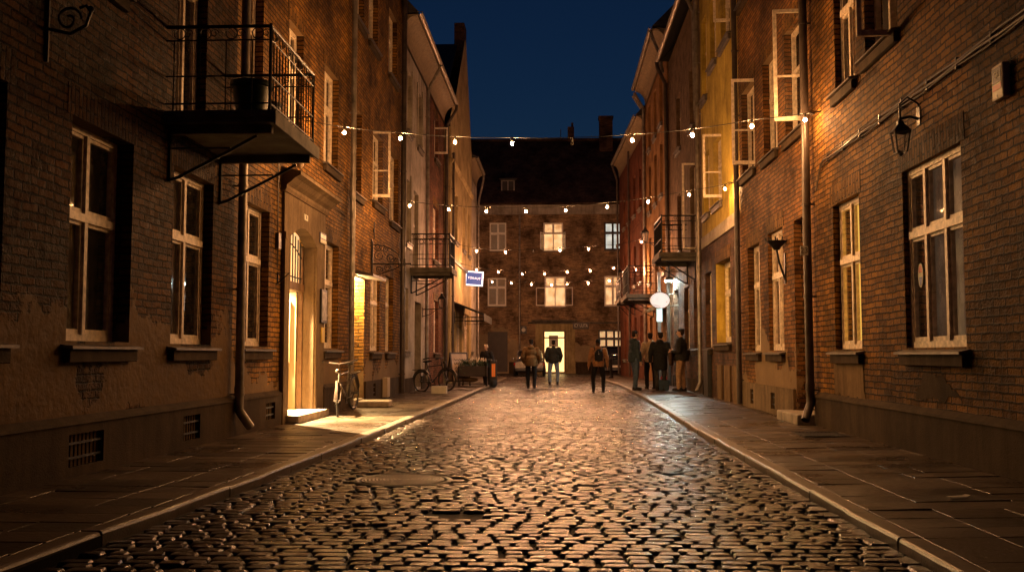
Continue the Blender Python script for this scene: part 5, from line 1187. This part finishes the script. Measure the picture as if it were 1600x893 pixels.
# ================================================================== CARS
def car(loc, rz, label, paint, tall=1.45, wid=1.76, length=4.1):
    t = thing('parked_car', loc, label, 'car', rz=rz)
    # cross sections along y (rear = -y, towards the camera)
    L2 = length/2; hw = wid/2
    def loft(secs, n=22):
        vs = []; fs = []
        for y, w, zb, zt, pw in secs:
            for i in range(n):
                a = 2*PI*i/n; c, s = math.cos(a), math.sin(a)
                vs.append((w*math.copysign(abs(c)**pw, c), y, (zb+zt)/2+(zt-zb)/2*math.copysign(abs(s)**pw, s)))
        for k in range(len(secs)-1):
            for i in range(n): fs.append((k*n+i, k*n+(i+1) % n, (k+1)*n+(i+1) % n, (k+1)*n+i))
        fs.append(tuple(range(n-1, -1, -1))); fs.append(tuple((len(secs)-1)*n+i for i in range(n)))
        q = MB(); q.add(vs, fs); return q
    bh = tall*.62
    loft([(-L2, hw*.86, .34, bh*.92, .45), (-L2+.08, hw*.95, .28, bh*.98, .42), (-L2+.5, hw, .22, bh+.03, .4), (0, hw, .2, bh, .4), (L2-.9, hw*.98, .22, bh*.93, .42), (L2-.2, hw*.9, .26, bh*.78, .45), (L2, hw*.78, .32, bh*.66, .5)]).build('body', paint, t, smooth=True, local=True)
    loft([(-L2+.10, hw*.72, bh*.8, bh+.05, .5), (-L2+.30, hw*.80, bh*.8, tall*.93, .5), (-L2+.62, hw*.80, bh*.8, tall, .5), (.1, hw*.80, bh*.8, tall, .5), (.75, hw*.80, bh*.8, tall*.86, .5), (L2-.9, hw*.84, bh*.75, bh*.95, .6)]).build('cabin_glass', plain('tinted car glass', (.012, .012, .014), .06, 0, .1, 8, 0), t, smooth=True, local=True)
    q = MB(); q.add([(x, y, tall*zf) for x, y, zf in ((-hw*.66, -L2+.42, .985), (hw*.66, -L2+.42, .985), (hw*.66, .28, .99), (-hw*.66, .28, .99), (-hw*.6, -L2+.45, 1.012), (hw*.6, -L2+.45, 1.012), (hw*.6, .25, 1.015), (-hw*.6, .25, 1.015))], [(0, 3, 2, 1), (4, 5, 6, 7), (0, 1, 5, 4), (1, 2, 6, 5), (2, 3, 7, 6), (3, 0, 4, 7)])
    for s in (-1, 1):
        q.tube([(s*hw*.77, -L2+.15, bh+.02), (s*hw*.70, -L2+.42, tall*.96)], .045, 6); q.tube([(s*hw*.70, .3, tall*.96), (s*hw*.80, L2-.95, bh*.95)], .04, 6); q.tube([(s*hw*.70, -L2+.42, tall*.965), (s*hw*.70, .3, tall*.965)], .04, 6)
    q.build('roof', paint, t, smooth=True, local=True)
    for s in (-1, 1):
        q = MB(); q.ball((s*hw*.80, -L2+.06, bh*.74), .15, .05, .12, 10, 6); q.build('tail_light', plain('red lamp glass', (.30, .015, .01), .1, 0, .1, 8, 0), t, smooth=True, local=True)
        q = MB(); q.ball((s*hw*.70, L2-.08, bh*.62), .15, .06, .08, 10, 6); q.build('headlight', 'chrome', t, smooth=True, local=True)
        q = MB(); q.ball((s*(hw+.09), .75, bh+.08), .10, .06, .07, 10, 6); q.build('wing_mirror', paint, t, smooth=True, local=True)
        for y in (-L2+.72, L2-.8):
            w = MB(); w.ring((s*(hw-.09), y, .31), .235, .085, 0, 24, 8); wo = w.build('wheel', 'rubber', t, smooth=True, local=True)
            w = MB(); w.lathe((0, 0, 0), [(.19, -.04), (.19, .02), (.06, .05)], 16); w.P = lambda u, v, z, s=s, y=y: (s*(hw-.04)+s*z, y+u, .31+v); w.build('rim', 'chrome', wo, local=True)
    q = MB(); q.box(-hw*.86, hw*.86, -L2-.05, -L2+.1, .3, .48); q.build('bumper', 'blackpl', t, bevel=.03, local=True)
    q = MB(); q.box(-.26, .26, -L2-.075, -L2-.052, .5, .61) ; q.build('number_plate', 'paper', t, local=True)
    return t
a = onY(827, 588, 56.0)
car((a[0], 57.6, 0), 0, 'silver grey hatchback parked facing away, half hidden by the man in the olive jacket', plain('silver car paint', (.30, .27, .25), .22, .75, .05, 4, 0), 1.45, 1.80, 3.9)
car((3.55, 59.0, 0), math.radians(-4), 'black tall car parked in front of the far window, partly behind the red house corner', plain('black car paint', (.02, .02, .022), .15, .4, .05, 4, 0), 1.66, 1.84, 4.3)

# ================================================================== PLANTER, BOARD, POST, BAG, BOLLARD
t = thing('chalkboard_sign', (-3.62, 36.6, .075), 'folding pavement board with pale poster and dark wooden frame left of the planter', 'pavement sign', rz=math.radians(18))
for sg in (-1, 1):
    q = MB(); W = .36; Hh = 1.22; off = .30
    def A_(x, z, d=0): return (x, sg*(off*(1-z/Hh))+sg*d, z)
    for x0, x1, z0, z1 in ((-W, -W+.05, 0, Hh), (W-.05, W, 0, Hh), (-W+.05, W-.05, Hh-.06, Hh), (-W+.05, W-.05, .14, .2)):
        q.hexa([A_(x0, z0, -.015), A_(x1, z0, -.015), A_(x1, z0, .015), A_(x0, z0, .015), A_(x0, z1, -.015), A_(x1, z1, -.015), A_(x1, z1, .015), A_(x0, z1, .015)])
    lo = q.build('leaf', 'door_dark', t, local=True)
    q = MB(); q.hexa([A_(-W+.05, .2, -.008), A_(W-.05, .2, -.008), A_(W-.05, .2, .008), A_(-W+.05, .2, .008), A_(-W+.05, Hh-.06, -.008), A_(W-.05, Hh-.06, -.008), A_(W-.05, Hh-.06, .008), A_(-W+.05, Hh-.06, .008)])
    q.build('poster', plain('worn poster', (.40, .30, .22), .6, 0, .35, 5), lo, local=True)
    if sg == -1:
        q = MB(); rg = random.Random(4)
        for i in range(5):
            zc = .95-.15*i; pts = [A_(-.22+.44*k/14, zc+.045*math.sin(k*1.9+i*2)*rg.uniform(.5, 1.2), .014) for k in range(15)]; q.tube(pts, .011, 4)
        q.build('lettering', 'blackpl', lo, local=True)
t.rotation_euler = (0, 0, math.radians(32))
def leafy(mb, c, rx, ry, rz, n, size, rg):
    for _ in range(n):
        while True:
            p = (rg.uniform(-1, 1), rg.uniform(-1, 1), rg.uniform(-1, 1))
            if p[0]**2+p[1]**2+p[2]**2 < 1: break
        q = Vector((c[0]+p[0]*rx, c[1]+p[1]*ry, c[2]+p[2]*rz)); a = Vector((rg.gauss(0, 1), rg.gauss(0, 1), rg.gauss(.4, .6))).normalized(); b = a.cross(Vector((rg.gauss(0, 1), rg.gauss(0, 1), rg.gauss(0, 1)))).normalized()
        s = size*rg.uniform(.6, 1.3); mb.add([q, q+a*s*.5+b*s*.28, q+a*s, q+a*s*.5-b*s*.28], [(0, 1, 2, 3)])
rg = random.Random(8)
t = thing('flower_planter', (-2.95, 36.2, .0), 'dark planter box on metal legs with green leaves and pale blooms', 'planter')
q = MB(); q.box(-.62, .42, -.25, .25, .42, .80); q.build('planter_box', 'door_dark', t, bevel=.01, local=True)
q = MB()
for x in (-.6, .4):
    for y in (-.24, .24): q.tube([(x, y, 0), (x, y, .95 if x > 0 else .8)], .022, 6)
q.tube([(-.6, -.24, .16), (.4, -.24, .16)], .015, 6); q.tube([(-.6, .24, .16), (.4, .24, .16)], .015, 6); q.tube([(.4, -.24, .93), (.4, .24, .93)], .018, 6); q.build('stand', 'iron', t, smooth=True, local=True)
q = MB(); leafy(q, (-.1, 0, .86), .55, .27, .17, 700, .085, rg); leafy(q, (-.45, .0, .62), .2, .3, .25, 160, .08, rg); q.build('foliage', plain('dark leaves', (.03, .06, .018), .5, 0, .5, 12), t, local=True)
q = MB()
for i in range(26):
    c_ = (rg.uniform(-.2, .45), rg.uniform(-.22, .22), rg.uniform(.96, 1.08)); q.ball(c_, .018, .018, .055, 6, 5); q.tube([(c_[0], c_[1], .8), c_], .005, 4)
q.build('blooms', plain('pale petals', (.65, .55, .42), .6), t, smooth=True, local=True)
q = MB(); q.ball((-.2, .05, .30), .30, .16, .09, 12, 6); q.box(-.5, .3, -.2, .2, .15, .17); q.build('lower_tray', 'plaster', t, local=True)
t = thing('lamp_post', (-2.28, 36.0, 0), 'short black post with an upright orange lit reflector panel at the road edge', 'post')
q = MB(); q.box(-.12, .12, -.10, .10, .22, 1.0); q.ball((0, 0, .2), .14, .13, .2, 12, 8); q.build('post_body', 'blackpl', t, bevel=.03, local=True)
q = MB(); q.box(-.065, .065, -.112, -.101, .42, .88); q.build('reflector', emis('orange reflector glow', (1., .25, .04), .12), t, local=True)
t = thing('bollard', (2.62, 48.5, .07), 'short black bollard at the far corner of the right pavement', 'bollard'); q = MB(); q.lathe((0, 0, 0), [(.11, 0), (.11, .1), (.075, .14), (.07, .85), (.09, .88), (.09, .95), (.04, 1.02)], 14); q.build('post', 'iron', t, smooth=True, local=True)
t = thing('shopping_bag', (3.33, 31.3, .1), 'dark blue bag with a red top standing between the two pairs of people', 'bag')
q = MB(); q.hexa([(-.14, -.12, 0), (.14, -.12, 0), (.14, .12, 0), (-.14, .12, 0), (-.18, -.1, .34), (.18, -.1, .32), (.17, .1, .34), (-.17, .1, .3)]); q.build('bag_body', plain('blue bag cloth', (.012, .03, .05), .7), t, bevel=.03, local=True)
q = MB(); q.tube([(-.1, -.1, .35), (-.1, -.09, .55), (.1, -.09, .55), (.1, -.1, .35)], .012, 6); q.build('bag_handle', 'blackpl', t, smooth=True, local=True); q = MB(); q.ball((0, 0, .38), .12, .08, .09, 10, 6); q.build('bag_content', 'redp', t, smooth=True, local=True)

# ================================================================== PEOPLE
SKIN = plain('skin', (.42, .24, .15), .55, 0, .08, 20, 0)
def remeshed(mb, name, mat, parent, voxel, smooth=4, keep=None):
    o = mb.build(name+'_src', mat, None)
    md = o.modifiers.new('r', 'REMESH'); md.mode = 'VOXEL'; md.voxel_size = voxel
    sm = o.modifiers.new('s', 'SMOOTH'); sm.factor = .5; sm.iterations = smooth
    dg = bpy.context.evaluated_depsgraph_get(); me = bpy.data.meshes.new_from_object(o.evaluated_get(dg)); me.name = name
    me.materials.clear(); me.materials.append(mat if not isinstance(mat, str) else M[mat]); me.shade_smooth()
    bpy.data.objects.remove(o)
    p = bpy.data.objects.new(name, me); COL.objects.link(p); p.parent = parent; ORG[p.name] = Vector((0, 0, 0)); return p
def cap(q, a, b, ra, rb, n=12):
    q.tube([a, b], [ra, rb], n); q.ball(a, ra, n=n, m=8); q.ball(b, rb, n=n, m=8)
def person(loc, rz, h, label, top, legs, shoes, hair, stance=.10, stride=0., arms='down', turn=0., hem=.80, bulk=1., hood=False, hat=None, pack=None, legw=1., bag=None, tilt=0.):
    s = h/1.78; t = thing('person', loc, label, 'person', rz=rz)
    def V(x, y, z): return (x*s*1.18, (y+tilt*max(0, z-.9))*s, z*s)
    fwd = stride
    hips = [V(-.09, 0, .93), V(.09, 0, .93)]
    knees = [V(-stance*.9-.02, fwd*.5+.03, .50), V(stance*.9+.02, -fwd*.3+.02, .50)]
    ank = [V(-stance, fwd, .09), V(stance, -fwd, .09)]
    sh = [V(-.185, 0, 1.42), V(.185, 0, 1.42)]
    if arms == 'down': el = [V(-.25, -.03, 1.13), V(.25, -.03, 1.13)]; wr = [V(-.27, .05, .88), V(.27, .05, .88)]
    elif arms == 'pockets': el = [V(-.262, -.07, 1.14), V(.262, -.07, 1.14)]; wr = [V(-.225, .08, .93), V(.225, .08, .93)]
    elif arms == 'front': el = [V(-.26, .0, 1.14), V(.26, .0, 1.14)]; wr = [V(-.12, .24, 1.12), V(.12, .24, 1.16)]
    else: el = [V(-.25, -.03, 1.13), V(.26, .02, 1.13)]; wr = [V(-.26, .06, .88), V(.15, .25, 1.1)]
    b = MB()
    for i in (0, 1):
        cap(b, hips[i], knees[i], .085*s, .055*s); cap(b, knees[i], ank[i], .055*s, .038*s)
        f = (ank[i][0], ank[i][1]+.07*s, .045*s); b.ball(f, .042*s, .125*s, .04*s)
        cap(b, sh[i], el[i], .052*s, .042*s); cap(b, el[i], wr[i], .042*s, .028*s)
        d = (Vector(wr[i])-Vector(el[i])).normalized(); hc = Vector(wr[i])+d*.05*s; b.ball(hc, .026*s, .04*s, .045*s, 10, 8)
        sx = 1 if i else -1; perp = Vector((0, 1, 0)) if abs(d.y) < .7 else Vector((0, 0, 1)); side = d.cross(perp).normalized()
        for k, ln in enumerate((.062, .075, .070, .055)):
            r0 = hc+d*.03*s+perp*(.027-.018*k)*s; r1 = r0+d*ln*.55*s; r2 = r1+(d*.8-side*sx*.25).normalized()*ln*.5*s
            cap(b, r0, r1, .009*s, .008*s, 6); cap(b, r1, r2, .008*s, .007*s, 6)
        th = hc+perp*.03*s; cap(b, th-d*.02*s, th+(d*.5+perp*.8).normalized()*.045*s, .011*s, .009*s, 6)
    b.ball(V(0, 0, .96), .165*s, .115*s, .13*s); b.ball(V(0, 0, 1.12), .145*s, .105*s, .18*s); b.ball(V(0, 0, 1.30), .175*s, .115*s, .19*s); cap(b, V(-.14, 0, 1.41), V(.14, 0, 1.41), .06*s, .06*s)
    cap(b, V(0, -.01, 1.44), V(0, .015, 1.56), .055*s, .052*s)
    c, sn = math.cos(turn), math.sin(turn); hy = tilt*.76
    def Hd(x, y, z): return ((x*c-y*sn)*s, (x*sn+y*c+hy+.02)*s, z*s)
    rot = Matrix.Rotation(turn, 3, 'Z')
    b.ball(Hd(0, -.005, 1.685), .075*s, .092*s, .095*s, 16, 12, rot); b.ball(Hd(0, .025, 1.62), .055*s, .062*s, .06*s, 12, 8, rot)
    b.ball(Hd(0, .098, 1.645), .014*s, .022*s, .02*s, 8, 6, rot); b.ball(Hd(0, .088, 1.665), .011*s, .014*s, .028*s, 8, 6, rot); b.ball(Hd(0, .084, 1.603), .024*s, .012*s, .009*s, 8, 6, rot)
    for x in (-.078, .078): b.ball(Hd(x, -.005, 1.655), .01*s, .02*s, .032*s, 8, 6, rot)
    for x in (-.03, .03): b.ball(Hd(x, .082, 1.68), .014*s, .01*s, .009*s, 8, 6, rot)
    remeshed(b, 'body', SKIN, t, .0075, 3)
    # trousers
    q = MB(); k = legw*1.1
    for i in (0, 1):
        cap(q, hips[i], knees[i], .102*s*k, .072*s*k); cap(q, knees[i], (ank[i][0], ank[i][1], ank[i][2]+.01*s), .072*s*k, .056*s*k)
        q.ball(((knees[i][0]+ank[i][0])/2, (knees[i][1]+ank[i][1])/2, .18*s), .064*s*k, .064*s*k, .05*s)
        q.ball((ank[i][0], ank[i][1], .13*s), .062*s*k, .066*s*k, .03*s)
    q.ball(V(0, -.01, .96), .175*s, .128*s, .12*s); remeshed(q, 'trousers', legs, t, .011, 3)
    # jacket
    q = MB(); B_ = bulk*1.12
    q.ball(V(0, 0, 1.30), .20*s*B_, .142*s*B_, .2*s); q.ball(V(0, 0, 1.12), .18*s*B_, .135*s*B_, .2*s); cap(q, V(-.155, 0, 1.41), V(.155, 0, 1.41), .078*s, .078*s)
    q.lathe((0, (tilt*.1)*s, 0), [(.17*s*B_, hem*s), (.182*s*B_, (hem+.03)*s), (.185*s*B_, (hem+.15)*s), (.175*s*B_, 1.12*s), (.1*s, 1.3*s)], 20)
    for i in (0, 1): cap(q, sh[i], el[i], .074*s*B_, .062*s*B_); cap(q, el[i], Vector(wr[i]).lerp(Vector(el[i]), .06), .062*s*B_, .046*s*B_)
    cap(q, V(0, -.01, 1.46), V(0, .0, 1.50), .075*s, .072*s)
    if hood: q.ball(V(0, -.085, 1.48), .125*s, .085*s, .085*s); q.ball(V(0, -.03, 1.51), .105*s, .1*s, .05*s)
    rg = random.Random(int(h*1000))
    for _ in range(14): q.ball(V(rg.uniform(-.16, .16)*B_, rg.choice((-.12, .12))*B_, rg.uniform(.9, 1.35)), .04*s, .02*s, .02*s, 8, 6)
    remeshed(q, 'jacket', top, t, .012, 5)
    for i in (0, 1):
        q = MB(); q.ball((ank[i][0], ank[i][1]+.06*s, .05*s), .05*s, .145*s, .05*s); q.ball((ank[i][0], ank[i][1]-.01*s, .085*s), .052*s, .06*s, .06*s); q.box(ank[i][0]-.045*s, ank[i][0]+.045*s, ank[i][1]-.07*s, ank[i][1]+.19*s, .0, .03*s); remeshed(q, 'shoe', shoes, t, .01, 2)
    q = MB()
    if hat:
        q.ball(Hd(0, -.008, 1.725), .088*s, .103*s, .08*s, 14, 8, rot); q.ball(Hd(0, -.05, 1.68), .084*s, .07*s, .06*s, 14, 8, rot); remeshed(q, 'hat', hat, t, .009, 2)
        if hair:
            q = MB(); q.ball(Hd(0, -.05, 1.63), .085*s, .06*s, .09*s, 12, 8, rot); remeshed(q, 'hair', hair, t, .009, 2)
    else:
        q.ball(Hd(0, -.018, 1.712), .083*s, .094*s, .083*s, 14, 8, rot); q.ball(Hd(0, -.05, 1.665), .079*s, .06*s, .075*s, 14, 8, rot)
        for _ in range(12): a = rg.uniform(0, 6.28); q.ball(Hd(.06*math.cos(a), -.02+.07*math.sin(a), 1.765), .03*s, .03*s, .02*s, 6, 5)
        remeshed(q, 'hair', hair, t, .009, 2)
    if pack:
        q = MB(); q.ball(V(0, -.19, 1.24), .15*s, .085*s, .22*s); q.ball(V(0, -.25, 1.14), .11*s, .05*s, .1*s); q.box(-.13*s, .13*s, -.24*s, -.10*s, 1.05*s, 1.36*s); p = remeshed(q, 'backpack', pack, t, .012, 4)
        q = MB()
        for x in (-.11, .11): q.tube([V(x, -.12, 1.42), V(x, .02, 1.51), V(x, .15, 1.38), V(x*1.2, .1, 1.1), V(x, -.12, 1.06)], .018*s, 6)
        q.build('strap', pack, p, smooth=True, local=True)
        q = MB()
        for _ in range(16): x, z = rg.uniform(-.1, .1), rg.uniform(1.1, 1.38); q.ball(V(x, -.272+.9*abs(x)*.5, z), .012*s, .01*s, .012*s, 6, 4)
        q.build('pattern_dots', 'paper', p, local=True)
    return t
C_ = lambda n, c, **k: plain(n, c, .85, 0, .3, 14, .4, .006, .2)
dk = C_('black cloth', (.014, .013, .013)); jean = C_('blue denim', (.07, .10, .15)); hairc = C_('dark hair', (.02, .013, .009)); shoe = C_('dark leather', (.018, .014, .012))
a = onZ(830, 606, 0)
person((a[0], a[1], 0), 0, 1.76, 'man in an olive brown jacket and black trousers walking away in the road', C_('olive cloth', (.13, .075, .028)), dk, shoe, hairc, .10, .06, 'pockets', .15, .80, 1.12, hood=True)
a = onZ(865, 600, 0)
person((a[0], a[1], 0), 0, 1.80, 'man in a dark jacket and pale jeans walking towards the bright doorway', C_('dark olive cloth', (.022, .022, .016)), C_('pale denim', (.15, .18, .21)), shoe, hairc, .13, -.04, 'pockets', 0, .88, 1.14)
a = onZ(935, 612, 0)
person((a[0], a[1], 0), math.radians(4), 1.70, 'person with a black beanie and a dotted backpack standing in the road', C_('tan cloth', (.36, .19, .09)), dk, shoe, C_('brown hair', (.10, .05, .025)), .14, .03, 'down', -.1, .86, 1.0, hood=True, hat=dk, pack=C_('backpack cloth', (.02, .022, .03)))
person((2.45, 31.5, .09), math.radians(-75), 1.86, 'man with short dark hair in a slate jacket and blue jeans facing the group', C_('slate cloth', (.035, .05, .06)), jean, shoe, hairc, .09, .05, 'down', .0, .84, 1.0, hood=True)
person((3.03, 32.4, .1), math.radians(10), 1.80, 'person in a beige hooded jacket standing in the middle of the group', C_('beige cloth', (.50, .36, .21)), dk, shoe, hairc, .10, .02, 'down', -.5, .86, 1.04, hood=True)
person((3.22, 31.3, .1), math.radians(-15), 1.80, 'person in a long black hooded coat beside the beige jacket', dk, C_('charcoal cloth', (.035, .03, .027)), shoe, hairc, .09, .02, 'down', .6, .62, 1.08, hood=True)
person((3.76, 30.4, .105), math.radians(70), 1.88, 'tall man in a black jacket and tan trousers standing by the right wall', C_('black jacket cloth', (.02, .017, .016)), C_('tan trousers', (.34, .20, .11)), shoe, hairc, .10, .05, 'front', .0, .86, 1.08)
q = MB(); q.box(-.05, .05, -.2, .2, -.2, .2); o = q.build('shoulder_bag', C_('brown leather', (.06, .03, .018)), None, bevel=.03); o.location = (3.45, 30.35, 1.08); o.rotation_euler = (0, 0, math.radians(-15)); tag(o, 'brown bag held in front of the tall man by the right wall', 'bag')
person((-2.62, 37.6, 0), math.radians(150), 1.58, 'person in a pale cap and dark coat leaning behind the flower planter', dk, dk, shoe, hairc, .12, .05, 'front', 0, .80, 1.1, hat=C_('pale cap', (.5, .38, .25)), tilt=.12)

# ================================================================== SKY, LIGHT, CAMERA
w = bpy.data.worlds.new('World'); S.world = w; w.use_nodes = True
nt = w.node_tree; bg = nt.nodes['Background']
sky = N(nt, 'ShaderNodeTexSky', sky_type='NISHITA'); sky.sun_disc = False; sky.sun_elevation = math.radians(0); sky.sun_rotation = 0.; sky.air_density = 1.; sky.dust_density = 0.; sky.ozone_density = 4.4
L(nt, sky.outputs[0], bg.inputs[0]); bg.inputs[1].default_value = .052
cam = bpy.data.cameras.new('camera'); co = bpy.data.objects.new('camera', cam); COL.objects.link(co)
co.location = (0, 0, H); co.rotation_euler = (PI/2+TH, 0, PS); cam.sensor_width = 36; cam.lens = F/1600*36; cam.clip_end = 2000; cam.clip_start = .05
S.camera = co
S.view_settings.view_transform = 'Standard'; S.view_settings.look = 'None'; S.view_settings.gamma = 1; S.view_settings.exposure = -.25
cy = S.cycles; cy.use_denoising = True; cy.max_bounces = 8; cy.transparent_max_bounces = 16; cy.sample_clamp_indirect = 4; cy.use_light_tree = True; cy.caustics_reflective = False; cy.caustics_refractive = False
